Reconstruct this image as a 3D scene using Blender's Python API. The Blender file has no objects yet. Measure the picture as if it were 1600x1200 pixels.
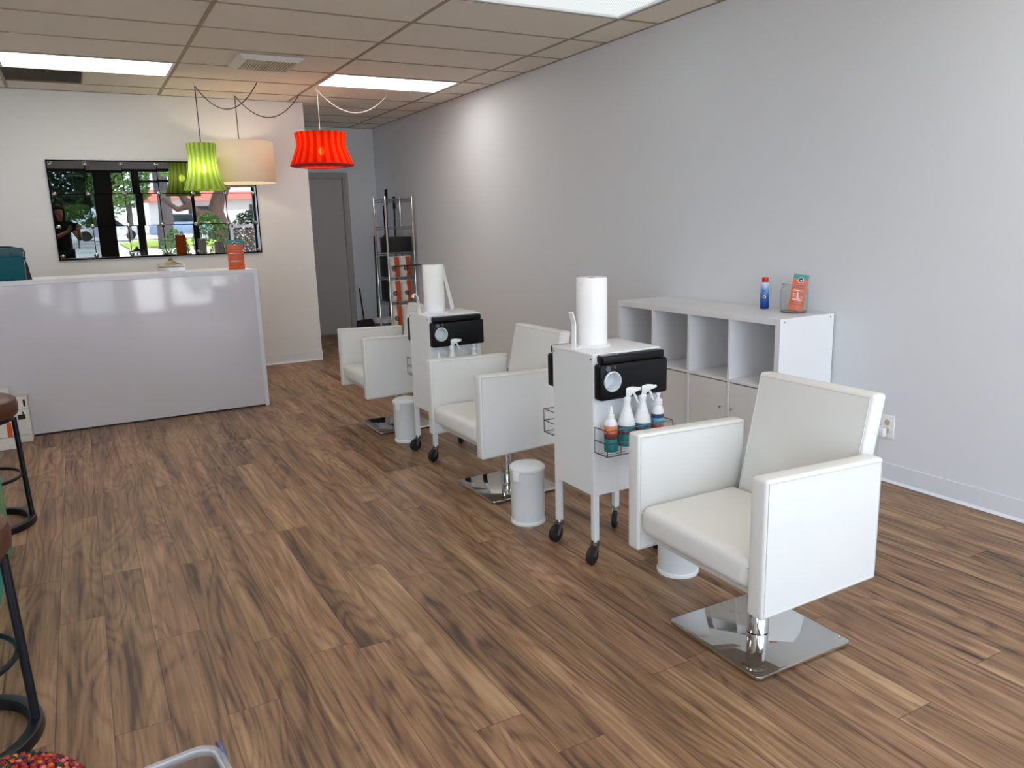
import bpy, bmesh, math, random
from mathutils import Vector, Matrix
rnd = random.Random(7)
SC = bpy.context.scene
COL = SC.collection
PI = math.pi
R = math.radians

# ------------------------------------------------------------------ materials
def lin(c):
    return tuple((x / 12.92 if x <= 0.04045 else ((x + 0.055) / 1.055) ** 2.4) for x in c)
def rgb(r, g, b):
    return lin((r / 255, g / 255, b / 255)) + (1,)
MATS = {}
def mat(name, col, rough=0.5, metal=0.0, bump=0.0, bscale=200.0, var=0.0, vscale=8.0, spec=0.5, coat=0.0, trans=None):
    if name in MATS: return MATS[name]
    m = bpy.data.materials.new(name); m.use_nodes = True
    nt = m.node_tree; N = nt.nodes; L = nt.links
    b = N['Principled BSDF']
    b.inputs['Base Color'].default_value = col
    b.inputs['Roughness'].default_value = rough
    b.inputs['Metallic'].default_value = metal
    b.inputs['Specular IOR Level'].default_value = spec
    b.inputs['Coat Weight'].default_value = coat
    tc = N.new('ShaderNodeTexCoord')
    if var > 0:
        nz = N.new('ShaderNodeTexNoise'); nz.inputs['Scale'].default_value = vscale; nz.inputs['Detail'].default_value = 4
        L.new(tc.outputs['Object'], nz.inputs['Vector'])
        mr = N.new('ShaderNodeMapRange'); mr.inputs[3].default_value = 1 - var; mr.inputs[4].default_value = 1 + var
        L.new(nz.outputs[0], mr.inputs[0])
        mx = N.new('ShaderNodeMix'); mx.data_type = 'RGBA'; mx.blend_type = 'MULTIPLY'; mx.inputs[0].default_value = 1
        mx.inputs[6].default_value = col
        L.new(mr.outputs[0], mx.inputs[7]); L.new(mx.outputs[2], b.inputs['Base Color'])
    if bump > 0:
        nz = N.new('ShaderNodeTexNoise'); nz.inputs['Scale'].default_value = bscale; nz.inputs['Detail'].default_value = 3
        L.new(tc.outputs['Object'], nz.inputs['Vector'])
        bp = N.new('ShaderNodeBump'); bp.inputs['Strength'].default_value = bump; bp.inputs['Distance'].default_value = 0.002
        L.new(nz.outputs[0], bp.inputs['Height']); L.new(bp.outputs[0], b.inputs['Normal'])
    MATS[name] = m
    return m
def emit(name, col, s):
    m = bpy.data.materials.new(name); m.use_nodes = True
    nt = m.node_tree; nt.nodes.remove(nt.nodes['Principled BSDF'])
    e = nt.nodes.new('ShaderNodeEmission'); e.inputs[0].default_value = col; e.inputs[1].default_value = s
    nt.links.new(e.outputs[0], nt.nodes['Material Output'].inputs[0]); MATS[name] = m
    return m
def thin_glass(name, tint=(1, 1, 1, 1), refl=1.0, rough=0.0, ior=1.45):
    m = bpy.data.materials.new(name); m.use_nodes = True
    nt = m.node_tree; N = nt.nodes; L = nt.links; N.remove(N['Principled BSDF'])
    t = N.new('ShaderNodeBsdfTransparent'); t.inputs[0].default_value = tint
    g = N.new('ShaderNodeBsdfGlossy'); g.inputs['Roughness'].default_value = rough
    f = N.new('ShaderNodeFresnel'); ge = N.new('ShaderNodeNewGeometry')
    io = N.new('ShaderNodeMapRange'); io.inputs[3].default_value = ior; io.inputs[4].default_value = 1 / ior
    L.new(ge.outputs['Backfacing'], io.inputs[0]); L.new(io.outputs[0], f.inputs[0])   # a thin sheet reflects alike from both sides
    mu = N.new('ShaderNodeMath'); mu.operation = 'MULTIPLY'; mu.inputs[1].default_value = refl
    mx = N.new('ShaderNodeMixShader')
    L.new(f.outputs[0], mu.inputs[0]); L.new(mu.outputs[0], mx.inputs[0])
    L.new(t.outputs[0], mx.inputs[1]); L.new(g.outputs[0], mx.inputs[2])
    L.new(mx.outputs[0], N['Material Output'].inputs[0]); MATS[name] = m
    return m
def math_node(nt, op, a, b=None, c=None):
    n = nt.nodes.new('ShaderNodeMath'); n.operation = op
    for i, v in enumerate((a, b, c)):
        if v is None: continue
        if isinstance(v, (int, float)): n.inputs[i].default_value = v
        else: nt.links.new(v, n.inputs[i])
    return n.outputs[0]

def plank_material():
    m = bpy.data.materials.new('wood_plank_floor'); m.use_nodes = True
    nt = m.node_tree; N = nt.nodes; L = nt.links; b = N['Principled BSDF']
    tc = N.new('ShaderNodeTexCoord'); sp = N.new('ShaderNodeSeparateXYZ'); L.new(tc.outputs['Object'], sp.inputs[0])
    W, LEN = 0.15, 1.22
    xs = math_node(nt, 'DIVIDE', math_node(nt, 'ADD', sp.outputs[0], 20.025), W)
    row = math_node(nt, 'FLOOR', xs); fx = math_node(nt, 'FRACT', xs)
    wn = N.new('ShaderNodeTexWhiteNoise'); wn.noise_dimensions = '1D'; L.new(row, wn.inputs['W'])
    ys = math_node(nt, 'ADD', math_node(nt, 'DIVIDE', math_node(nt, 'ADD', sp.outputs[1], 20), LEN), wn.outputs['Value'])
    col = math_node(nt, 'FLOOR', ys); fy = math_node(nt, 'FRACT', ys)
    cb = N.new('ShaderNodeCombineXYZ'); L.new(row, cb.inputs[0]); L.new(col, cb.inputs[1])
    w2 = N.new('ShaderNodeTexWhiteNoise'); w2.noise_dimensions = '2D'; L.new(cb.outputs[0], w2.inputs['Vector'])
    rv = w2.outputs['Value']
    sc = N.new('ShaderNodeSeparateColor'); L.new(w2.outputs['Color'], sc.inputs[0])
    # each board gets its own patch of grain
    gx = math_node(nt, 'ADD', sp.outputs[0], math_node(nt, 'MULTIPLY', rv, 53.0))
    gy = math_node(nt, 'ADD', sp.outputs[1], math_node(nt, 'MULTIPLY', sc.outputs[1], 71.0))
    def grain(kx, ky, scale, detail, dist=0.0):
        c = N.new('ShaderNodeCombineXYZ')
        L.new(math_node(nt, 'MULTIPLY', gx, kx), c.inputs[0]); L.new(math_node(nt, 'MULTIPLY', gy, ky), c.inputs[1])
        n = N.new('ShaderNodeTexNoise'); n.inputs['Scale'].default_value = scale; n.inputs['Detail'].default_value = detail
        n.inputs['Distortion'].default_value = dist; n.inputs['Roughness'].default_value = 0.6
        L.new(c.outputs[0], n.inputs['Vector']); return n.outputs[0], c.outputs[0]
    broad, _ = grain(11, 0.8, 1.0, 3, 0.7)
    field, _ = grain(5.5, 0.75, 1.0, 1.5, 0.3)
    fine, _ = grain(70, 2.4, 1.0, 4, 0.3)
    pores, _ = grain(38, 5.0, 1.0, 2, 0.2)
    # cathedral rings: contour lines of a slow field
    ring = math_node(nt, 'SINE', math_node(nt, 'MULTIPLY', field, 95.0))
    ring = math_node(nt, 'MULTIPLY_ADD', ring, 0.5, 0.5)
    rp = math_node(nt, 'POWER', ring, 2.2)
    v = math_node(nt, 'MULTIPLY', math_node(nt, 'SUBTRACT', broad, 0.5), 1.35)
    v = math_node(nt, 'ADD', v, math_node(nt, 'MULTIPLY', rp, -0.17))
    v = math_node(nt, 'ADD', v, math_node(nt, 'MULTIPLY', math_node(nt, 'SUBTRACT', fine, 0.5), 0.95))
    v = math_node(nt, 'ADD', v, math_node(nt, 'MULTIPLY', math_node(nt, 'SUBTRACT', rv, 0.5), 0.22))
    v = math_node(nt, 'ADD', v, 0.62)
    cr = N.new('ShaderNodeValToRGB'); L.new(v, cr.inputs[0])
    e = cr.color_ramp.elements
    e[0].position = 0.0; e[0].color = rgb(46, 33, 23)
    e[1].position = 1.0; e[1].color = rgb(180, 147, 113)
    for p, c in ((0.2, (78, 55, 38)), (0.42, (119, 89, 63)), (0.66, (147, 114, 83))):
        x = e.new(p); x.color = rgb(*c)
    # dark pore flecks
    pf = N.new('ShaderNodeMapRange'); pf.inputs[1].default_value = 0.63; pf.inputs[2].default_value = 0.72
    pf.inputs[3].default_value = 0.0; pf.inputs[4].default_value = 0.5; L.new(pores, pf.inputs[0])
    m1 = N.new('ShaderNodeMix'); m1.data_type = 'RGBA'; L.new(pf.outputs[0], m1.inputs[0]); L.new(cr.outputs[0], m1.inputs[6])
    m1.inputs[7].default_value = rgb(60, 38, 28)
    # seams
    ex = math_node(nt, 'MINIMUM', fx, math_node(nt, 'SUBTRACT', 1.0, fx))
    ey = math_node(nt, 'MULTIPLY', math_node(nt, 'MINIMUM', fy, math_node(nt, 'SUBTRACT', 1.0, fy)), LEN / W)
    ed = math_node(nt, 'MINIMUM', ex, ey)
    sm = N.new('ShaderNodeMapRange'); sm.inputs[1].default_value = 0.006; sm.inputs[2].default_value = 0.016
    sm.inputs[3].default_value = 0.55; sm.inputs[4].default_value = 0.0; L.new(ed, sm.inputs[0])
    m2 = N.new('ShaderNodeMix'); m2.data_type = 'RGBA'; L.new(sm.outputs[0], m2.inputs[0]); L.new(m1.outputs[2], m2.inputs[6])
    m2.inputs[7].default_value = rgb(44, 29, 22)
    hue = N.new('ShaderNodeMix'); hue.data_type = 'RGBA'; L.new(sc.outputs[2], hue.inputs[0])
    hue.inputs[6].default_value = (0.99, 0.995, 0.97, 1); hue.inputs[7].default_value = (1.04, 0.985, 1.02, 1)
    hm = N.new('ShaderNodeMix'); hm.data_type = 'RGBA'; hm.blend_type = 'MULTIPLY'; hm.inputs[0].default_value = 1
    L.new(m2.outputs[2], hm.inputs[6]); L.new(hue.outputs[2], hm.inputs[7])
    L.new(hm.outputs[2], b.inputs['Base Color'])
    rr = N.new('ShaderNodeMapRange'); rr.inputs[3].default_value = 0.36; rr.inputs[4].default_value = 0.52; L.new(fine, rr.inputs[0])
    L.new(rr.outputs[0], b.inputs['Roughness'])
    bp = N.new('ShaderNodeBump'); bp.inputs['Strength'].default_value = 0.18; bp.inputs['Distance'].default_value = 0.002
    hh = math_node(nt, 'SUBTRACT', fine, math_node(nt, 'MULTIPLY', sm.outputs[0], 2.0))
    L.new(hh, bp.inputs['Height']); L.new(bp.outputs[0], b.inputs['Normal'])
    return m

def stripe_shade(name, c1, c2, n, trans=0.55, see=0.1):
    """pleated fabric lampshade: stripes round the axis, lets the bulb through"""
    m = bpy.data.materials.new(name); m.use_nodes = True
    nt = m.node_tree; N = nt.nodes; L = nt.links; N.remove(N['Principled BSDF'])
    tc = N.new('ShaderNodeTexCoord'); sp = N.new('ShaderNodeSeparateXYZ'); L.new(tc.outputs['Object'], sp.inputs[0])
    an = math_node(nt, 'ARCTAN2', sp.outputs[1], sp.outputs[0])
    s = math_node(nt, 'SINE', math_node(nt, 'MULTIPLY', an, float(n)))
    s = math_node(nt, 'MULTIPLY_ADD', s, 1.6, 0.5)
    cl = N.new('ShaderNodeClamp'); L.new(s, cl.inputs[0])
    mx = N.new('ShaderNodeMix'); mx.data_type = 'RGBA'; L.new(cl.outputs[0], mx.inputs[0])
    mx.inputs[6].default_value = c1; mx.inputs[7].default_value = c2
    d = N.new('ShaderNodeBsdfDiffuse'); t = N.new('ShaderNodeBsdfTranslucent')
    L.new(mx.outputs[2], d.inputs[0]); L.new(mx.outputs[2], t.inputs[0])
    ms = N.new('ShaderNodeMixShader'); ms.inputs[0].default_value = trans
    L.new(d.outputs[0], ms.inputs[1]); L.new(t.outputs[0], ms.inputs[2])
    tr = N.new('ShaderNodeBsdfTransparent'); m3 = N.new('ShaderNodeMixShader'); m3.inputs[0].default_value = see
    L.new(mx.outputs[2], tr.inputs[0]); L.new(ms.outputs[0], m3.inputs[1]); L.new(tr.outputs[0], m3.inputs[2])
    L.new(m3.outputs[0], N['Material Output'].inputs[0]); MATS[name] = m
    return m
def lens_material(name, col, s, lo=0.82):
    """prismatic lens over fluorescent tubes"""
    m = bpy.data.materials.new(name); m.use_nodes = True
    nt = m.node_tree; N = nt.nodes; L = nt.links; N.remove(N['Principled BSDF'])
    tc = N.new('ShaderNodeTexCoord'); sp = N.new('ShaderNodeSeparateXYZ'); L.new(tc.outputs['Object'], sp.inputs[0])
    a = math_node(nt, 'SINE', math_node(nt, 'MULTIPLY', sp.outputs[0], 420.0))
    c = math_node(nt, 'SINE', math_node(nt, 'MULTIPLY', sp.outputs[1], 420.0))
    p = math_node(nt, 'MULTIPLY', a, c)
    mr = N.new('ShaderNodeMapRange'); mr.inputs[1].default_value = -1; mr.inputs[2].default_value = 1
    mr.inputs[3].default_value = lo * s; mr.inputs[4].default_value = s; L.new(p, mr.inputs[0])
    e = N.new('ShaderNodeEmission'); e.inputs[0].default_value = col; L.new(mr.outputs[0], e.inputs[1])
    L.new(e.outputs[0], N['Material Output'].inputs[0]); MATS[name] = m
    return m
def grad_z(name, stops, rough=0.4):
    """printed colour bands along local z"""
    m = bpy.data.materials.new(name); m.use_nodes = True
    nt = m.node_tree; N = nt.nodes; L = nt.links; b = N['Principled BSDF']; b.inputs['Roughness'].default_value = rough
    tc = N.new('ShaderNodeTexCoord'); sp = N.new('ShaderNodeSeparateXYZ'); L.new(tc.outputs['Object'], sp.inputs[0])
    z0, z1 = stops[0][0], stops[-1][0]
    mr = N.new('ShaderNodeMapRange'); mr.inputs[1].default_value = z0; mr.inputs[2].default_value = z1; L.new(sp.outputs[2], mr.inputs[0])
    cr = N.new('ShaderNodeValToRGB'); L.new(mr.outputs[0], cr.inputs[0])
    e = cr.color_ramp.elements
    e[0].position = 0; e[0].color = stops[0][1]; e[1].position = 1; e[1].color = stops[-1][1]
    for z, c in stops[1:-1]:
        x = e.new((z - z0) / (z1 - z0)); x.color = c
    L.new(cr.outputs[0], b.inputs['Base Color']); MATS[name] = m
    return m
def painted_wood():
    m = bpy.data.materials.new('distressed_paint'); m.use_nodes = True
    nt = m.node_tree; N = nt.nodes; L = nt.links; b = N['Principled BSDF']; b.inputs['Roughness'].default_value = 0.55
    tc = N.new('ShaderNodeTexCoord'); nz = N.new('ShaderNodeTexNoise'); nz.inputs['Scale'].default_value = 3.2; nz.inputs['Detail'].default_value = 5
    L.new(tc.outputs['Object'], nz.inputs['Vector'])
    cr = N.new('ShaderNodeValToRGB'); L.new(nz.outputs[0], cr.inputs[0]); e = cr.color_ramp.elements
    e[0].position = 0.4; e[0].color = rgb(30, 128, 122); e[1].position = 0.8; e[1].color = rgb(150, 160, 96)
    x = e.new(0.54); x.color = rgb(44, 150, 136); x = e.new(0.64); x.color = rgb(96, 148, 100)
    L.new(cr.outputs[0], b.inputs['Base Color'])
    return m
def yarn_material():
    m = bpy.data.materials.new('multicolour_yarn'); m.use_nodes = True
    nt = m.node_tree; N = nt.nodes; L = nt.links; b = N['Principled BSDF']; b.inputs['Roughness'].default_value = 0.6
    oi = N.new('ShaderNodeTexCoord'); v = N.new('ShaderNodeTexVoronoi'); v.inputs['Scale'].default_value = 85
    L.new(oi.outputs['Object'], v.inputs['Vector'])
    sc = N.new('ShaderNodeSeparateColor'); L.new(v.outputs['Color'], sc.inputs[0])
    sp = N.new('ShaderNodeSeparateXYZ'); L.new(oi.outputs['Object'], sp.inputs[0])
    cr = N.new('ShaderNodeValToRGB'); cr.color_ramp.interpolation = 'CONSTANT'; L.new(sc.outputs[0], cr.inputs[0])
    e = cr.color_ramp.elements
    e[0].position = 0; e[0].color = rgb(140, 16, 28); e[1].position = 0.92; e[1].color = rgb(200, 100, 100)
    for p, c in ((0.34, (18, 16, 18)), (0.52, (186, 84, 14)), (0.62, (204, 146, 34)), (0.68, (22, 44, 34)), (0.8, (150, 20, 38))):
        x = e.new(p); x.color = rgb(*c)
    L.new(cr.outputs[0], b.inputs['Base Color'])
    return m

# ------------------------------------------------------------------ mesh builder
class MB:
    def __init__(s):
        s.bm = bmesh.new(); s.mi = 0
    def _new(s, n0):
        s.bm.faces.ensure_lookup_table()
        for f in s.bm.faces:
            if not f.tag:
                f.tag = True; f.material_index = s.mi
    def box(s, c, sz, r=0.0, seg=2, rot=None):
        M = Matrix.Translation(c) @ (rot.to_4x4() if rot else Matrix.Identity(4)) @ Matrix.Diagonal((*sz, 1))
        g = bmesh.ops.create_cube(s.bm, size=1, matrix=M)
        if r > 0:
            ed = list({e for v in g['verts'] for e in v.link_edges})
            bmesh.ops.bevel(s.bm, geom=ed, offset=r, segments=seg, profile=0.5, affect='EDGES', clamp_overlap=True)
        s._new(0); return s
    def b2(s, lo, hi, r=0.0, seg=2):
        return s.box([(a + b) / 2 for a, b in zip(lo, hi)], [b - a for a, b in zip(lo, hi)], r, seg)
    def hexa(s, pts, r=0.0, seg=3):
        """eight corners: bottom four ccw, then top four"""
        v = [s.bm.verts.new(p) for p in pts]
        fs = [(3, 2, 1, 0), (4, 5, 6, 7), (0, 1, 5, 4), (1, 2, 6, 5), (2, 3, 7, 6), (3, 0, 4, 7)]
        F = [s.bm.faces.new([v[i] for i in q]) for q in fs]
        if r > 0:
            ed = list({e for f in F for e in f.edges})
            bmesh.ops.bevel(s.bm, geom=ed, offset=r, segments=seg, profile=0.5, affect='EDGES', clamp_overlap=True)
        s._new(0); return s
    def prism(s, poly, axis, a, b, r=0.0, seg=2):
        """poly in the two other axes (cyclic order), from a to b along axis"""
        def P(u, v, w):
            return {'x': (w, u, v), 'y': (u, w, v), 'z': (u, v, w)}[axis]
        lo = [s.bm.verts.new(P(u, v, a)) for u, v in poly]; hi = [s.bm.verts.new(P(u, v, b)) for u, v in poly]
        n = len(poly); F = [s.bm.faces.new(lo[::-1]), s.bm.faces.new(hi)]
        for i in range(n): F.append(s.bm.faces.new((lo[i], lo[(i + 1) % n], hi[(i + 1) % n], hi[i])))
        bmesh.ops.recalc_face_normals(s.bm, faces=F)
        if r > 0:
            ed = list({e for f in F for e in f.edges})
            bmesh.ops.bevel(s.bm, geom=ed, offset=r, segments=seg, profile=0.5, affect='EDGES', clamp_overlap=True)
        s._new(0); return s
    def tube(s, path, r, seg=8, closed=False, caps=True):
        P = [Vector(p) for p in path]; n = len(P); rings = []
        rr = r if isinstance(r, (list, tuple)) else [r] * n
        t0 = (P[1] - P[0]).normalized()
        nv = t0.orthogonal().normalized()
        for i in range(n):
            if closed: t = (P[(i + 1) % n] - P[i - 1]).normalized()
            else: t = (P[min(i + 1, n - 1)] - P[max(i - 1, 0)]).normalized()
            nv = (nv - t * nv.dot(t))
            if nv.length < 1e-6: nv = t.orthogonal()
            nv.normalize(); bv = t.cross(nv)
            rings.append([s.bm.verts.new(P[i] + (nv * math.cos(a) + bv * math.sin(a)) * rr[i]) for a in [2 * PI * k / seg for k in range(seg)]])
        m = n if closed else n - 1
        for i in range(m):
            A, B = rings[i], rings[(i + 1) % n]
            for k in range(seg): s.bm.faces.new((A[k], A[(k + 1) % seg], B[(k + 1) % seg], B[k]))
        if caps and not closed:
            s.bm.faces.new(rings[0][::-1]); s.bm.faces.new(rings[-1])
        s._new(0); return s
    def cyl(s, a, b, r, seg=16, r2=None):
        return s.tube([a, b], [r, r if r2 is None else r2], seg)
    def lathe(s, prof, c=(0, 0, 0), seg=32, rot=None, closed=False):
        """profile of (radius, z); radius 0 makes a pole; closed joins the last ring to the first"""
        c = Vector(c); rings = []
        for r, z in prof:
            if r < 1e-6: pts = [Vector((0, 0, z))]
            else: pts = [Vector((r * math.cos(2 * PI * k / seg), r * math.sin(2 * PI * k / seg), z)) for k in range(seg)]
            rings.append([s.bm.verts.new(c + (rot @ p if rot else p)) for p in pts])
        n = len(rings)
        for i in range(n if closed else n - 1):
            A, B = rings[i], rings[(i + 1) % n]
            for k in range(seg):
                k2 = (k + 1) % seg
                if len(A) == 1 and len(B) == 1: continue
                if len(A) == 1: s.bm.faces.new((A[0], B[k2], B[k]))
                elif len(B) == 1: s.bm.faces.new((A[k], A[k2], B[0]))
                else: s.bm.faces.new((A[k], A[k2], B[k2], B[k]))
        s._new(0); return s
    def quad(s, pts):
        s.bm.faces.new([s.bm.verts.new(p) for p in pts]); s._new(0); return s
    def cushion(s, lo, hi, r=0.03, seg=4, bulge=0.008, n=10):
        """soft block: rounded edges and a slightly domed top"""
        s.b2(lo, hi, r, seg)
        cx, cy = (lo[0] + hi[0]) / 2, (lo[1] + hi[1]) / 2
        return s
    def build(s, name, m, parent=None, smooth=True, ang=38):
        bmesh.ops.recalc_face_normals(s.bm, faces=s.bm.faces[:])
        me = bpy.data.meshes.new(name); s.bm.to_mesh(me); s.bm.free()
        for x in (m if isinstance(m, (list, tuple)) else [m]): me.materials.append(x)
        if smooth:
            me.polygons.foreach_set('use_smooth', [True] * len(me.polygons))
            me.set_sharp_from_angle(angle=R(ang))
        o = bpy.data.objects.new(name, me); COL.objects.link(o)
        if parent: o.parent = parent
        return o
def arc_pts(c, r, a0, a1, n, plane='xy'):
    o = []
    for i in range(n + 1):
        a = R(a0 + (a1 - a0) * i / n); u, v = r * math.cos(a), r * math.sin(a)
        o.append({'xy': (c[0] + u, c[1] + v, c[2]), 'xz': (c[0] + u, c[1], c[2] + v), 'yz': (c[0], c[1] + u, c[2] + v)}[plane])
    return o
def rrect(cx, cy, w, h, r, n=4):
    pts = []
    for (sx, sy, a) in ((1, 1, 0), (-1, 1, 90), (-1, -1, 180), (1, -1, 270)):
        for i in range(n + 1):
            t = R(a + 90 * i / n); pts.append((cx + sx * (w / 2 - r) + r * math.cos(t), cy + sy * (h / 2 - r) + r * math.sin(t)))
    return pts

def carve(o, cutter):
    cutter.parent = o.parent
    m = o.modifiers.new('cut', 'BOOLEAN'); m.operation = 'DIFFERENCE'; m.object = cutter; m.solver = 'EXACT'
    dg = bpy.context.evaluated_depsgraph_get(); dg.update()
    me = bpy.data.meshes.new_from_object(o.evaluated_get(dg)); o.modifiers.clear(); o.data = me; me.name = o.name
    me.polygons.foreach_set('use_smooth', [True] * len(me.polygons)); me.set_sharp_from_angle(angle=R(38))
    bpy.data.objects.remove(cutter)
def tag(o, label=None, cat=None, group=None, kind=None):
    if label: o['label'] = label
    if cat: o['category'] = cat
    if group: o['group'] = group
    if kind: o['kind'] = kind
    return o
def thing(name, label, cat, loc=(0, 0, 0), rz=0.0, group=None):
    o = bpy.data.objects.new(name, None); COL.objects.link(o); o.empty_display_size = 0.05
    o.location = loc; o.rotation_euler = (0, 0, rz)
    return tag(o, label, cat, group)
def struct(name, mb, m, parent=None, smooth=False):
    o = mb.build(name, m, parent, smooth)
    if not parent: o['kind'] = 'structure'
    return o
def copy_tree(o, parent=None):
    c = o.copy(); COL.objects.link(c)
    if parent: c.parent = parent
    for ch in [x for x in COL.objects if x.parent == o]: copy_tree(ch, c)
    return c
def dup(o, loc, rz=0.0, label=None):
    c = copy_tree(o); c.location = loc; c.rotation_euler = (0, 0, rz)
    if label: c['label'] = label
    return c

# ------------------------------------------------------------------ palette
M_wall = mat('wall_paint', rgb(226, 229, 233), 0.55, bump=0.05, bscale=350)
M_wallb = mat('back_wall_paint', rgb(231, 230, 229), 0.55, bump=0.05, bscale=350)
M_tile = mat('ceiling_tile', rgb(238, 230, 216), 0.9, bump=0.25, bscale=160, var=0.03, vscale=2)
M_grid = mat('ceiling_grid_metal', rgb(158, 144, 122), 0.5)
M_base = mat('vinyl_baseboard', rgb(224, 226, 231), 0.4)
M_floor = plank_material()
M_leather = mat('white_leatherette', rgb(222, 221, 217), 0.36, bump=0.06, bscale=500)
M_piping = mat('leatherette_piping', rgb(208, 206, 198), 0.4)
M_chrome = mat('polished_chrome', rgb(226, 228, 230), 0.04, metal=1.0)
M_plate = mat('mirror_chrome_plate', rgb(206, 206, 202), 0.05, metal=1.0)
M_steel = mat('brushed_steel', rgb(150, 152, 155), 0.28, metal=1.0)
M_wire = mat('wire_steel', rgb(120, 118, 116), 0.3, metal=1.0)
M_whitemetal = mat('white_powder_coat', rgb(226, 228, 228), 0.38)
M_laminate = mat('white_laminate', rgb(236, 236, 238), 0.35)
M_door = mat('cabinet_door_laminate', rgb(232, 230, 228), 0.4)
M_black = mat('black_plastic', rgb(7, 7, 9), 0.42, spec=0.25)
M_rubber = mat('black_rubber', rgb(22, 22, 24), 0.55)
M_dark = mat('dark_fabric_case', rgb(16, 16, 18), 0.6)
M_whiteplastic = mat('white_plastic', rgb(238, 238, 238), 0.35)
M_paper = mat('paper_towel', rgb(246, 244, 242), 0.85, bump=0.5, bscale=140)
M_card = mat('white_cardboard', rgb(225, 222, 216), 0.6)
M_orange = mat('orange_film', rgb(214, 92, 34), 0.4)
M_teal = mat('teal_print', rgb(24, 140, 140), 0.4)
M_darkred = mat('maroon_print', rgb(92, 26, 26), 0.4)
M_ink = mat('black_print', rgb(22, 20, 20), 0.5)
M_white = mat('white_print', rgb(245, 240, 235), 0.45)
M_cream = mat('cream_stone', rgb(236, 216, 160), 0.7)
M_red = mat('red_cap_plastic', rgb(206, 20, 34), 0.3)
M_brownseat = mat('brown_leather_seat', rgb(84, 48, 32), 0.38, bump=0.15, bscale=60, var=0.3, vscale=14)
M_stoolmetal = mat('black_stool_metal', rgb(20, 22, 28), 0.35, metal=0.2)
M_tealleather = mat('teal_leather', rgb(0, 84, 94), 0.5, bump=0.1, bscale=220, spec=0.2)
M_aluminium = mat('white_aluminium_trim', rgb(222, 222, 228), 0.3)
M_desk = mat('glossy_grey_laminate', rgb(214, 210, 217), 0.14, spec=0.5, coat=1.0)
M_desk.node_tree.nodes['Principled BSDF'].inputs['Coat Roughness'].default_value = 0.05
M_bronze = mat('dark_bronze_frame', rgb(26, 25, 27), 0.35)
M_glass = thin_glass('window_glass', (0.97, 0.97, 0.98, 1))
M_tint = thin_glass('tinted_window_glass', (0.55, 0.58, 0.6, 1))
M_jar = thin_glass('jar_glass', (0.985, 0.995, 0.995, 1), 0.9, 0.02, 1.45)
M_acrylic = thin_glass('clear_plastic', (0.93, 0.94, 0.97, 1), 1.4, 0.05, 1.5)
M_frost = mat('frosted_clear_rim', rgb(214, 216, 222), 0.12)
M_frost.node_tree.nodes['Principled BSDF'].inputs['Alpha'].default_value = 0.34
M_mirror = mat('mirror_silver', rgb(130, 132, 132), 0.008, metal=1.0)
M_cordblack = mat('black_cord', rgb(40, 34, 30), 0.5)
M_cordwhite = mat('white_cord', rgb(200, 190, 178), 0.5)
M_doorleaf = mat('grey_door_paint', rgb(186, 183, 184), 0.5)

# ------------------------------------------------------------------ camera
CAM_F, CAM_H = 1204.244, 1.405
yaw, pit, rol = R(28.82847676), R(-11.67132854), R(-1.65178772)
fw = Vector((math.sin(yaw) * math.cos(pit), math.cos(yaw) * math.cos(pit), math.sin(pit)))
ri = Vector((math.cos(yaw), -math.sin(yaw), 0)); up = ri.cross(fw)
ri2 = ri * math.cos(rol) + up * math.sin(rol); up2 = -ri * math.sin(rol) + up * math.cos(rol)
cd = bpy.data.cameras.new('camera'); cam = bpy.data.objects.new('camera', cd); COL.objects.link(cam)
cd.sensor_width = 36; cd.lens = CAM_F / 1600 * 36; cd.clip_start = 0.03; cd.clip_end = 300
cam.matrix_world = Matrix(((ri2.x, up2.x, -fw.x, 0), (ri2.y, up2.y, -fw.y, 0), (ri2.z, up2.z, -fw.z, CAM_H), (0, 0, 0, 1)))
SC.camera = cam

# ------------------------------------------------------------------ room shell
XR, XL, YB, YF, YE, ZC = 3.65, -3.7, 8.43, -1.7, 10.3, 2.71
XE = 2.245            # where the back wall stops and the passage begins
struct('floor', MB().b2((XL, YF, -0.1), (XR, YE + 0.12, 0)), M_floor)
struct('wall_right', MB().b2((XR, YF - 0.1, -0.1), (XR + 0.12, YE + 0.12, 3.1)), M_wall)
struct('wall_left', MB().b2((XL - 0.12, YF - 0.1, -0.1), (XL, YB + 0.12, 3.1)), M_wall)
struct('wall_back', MB().b2((XL, YB, 0), (XE, YB + 0.12, ZC + 0.02)), M_wallb)
struct('wall_passage', MB().b2((XE - 0.12, YB + 0.12, 0), (XE, YE, ZC + 0.02)), M_wall)
struct('wall_far', MB().b2((XE - 0.12, YE, 2.1), (XR, YE + 0.12, ZC + 0.02)).b2((3.225, YE, 0), (XR, YE + 0.12, 2.1)), M_wall)
mb = MB()
mb.prism([(0, 0), (0.016, 0), (0.006, 0.014), (0.004, 0.1), (0, 0.1)], 'y', YF, YE)
for v in mb.bm.verts: v.co.x = XR - v.co.x
struct('baseboard_right', mb, M_base)
mb = MB().prism([(0, 0), (0.016, 0), (0.006, 0.014), (0.004, 0.1), (0, 0.1)], 'x', XL, XE + 0.004)
for v in mb.bm.verts: v.co.y = YB - v.co.y
struct('baseboard_back', mb, M_base)
struct('wall_leak_blocker', MB().b2((XE - 0.12, YE + 0.07, -0.1), (3.3, YE + 0.12, 2.2)), M_wall)  # unseen slab added to block light leaking round the far door
struct('baseboard_far', MB().b2((3.27, YE - 0.008, 0), (XR, YE, 0.1)), M_base)

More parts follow.
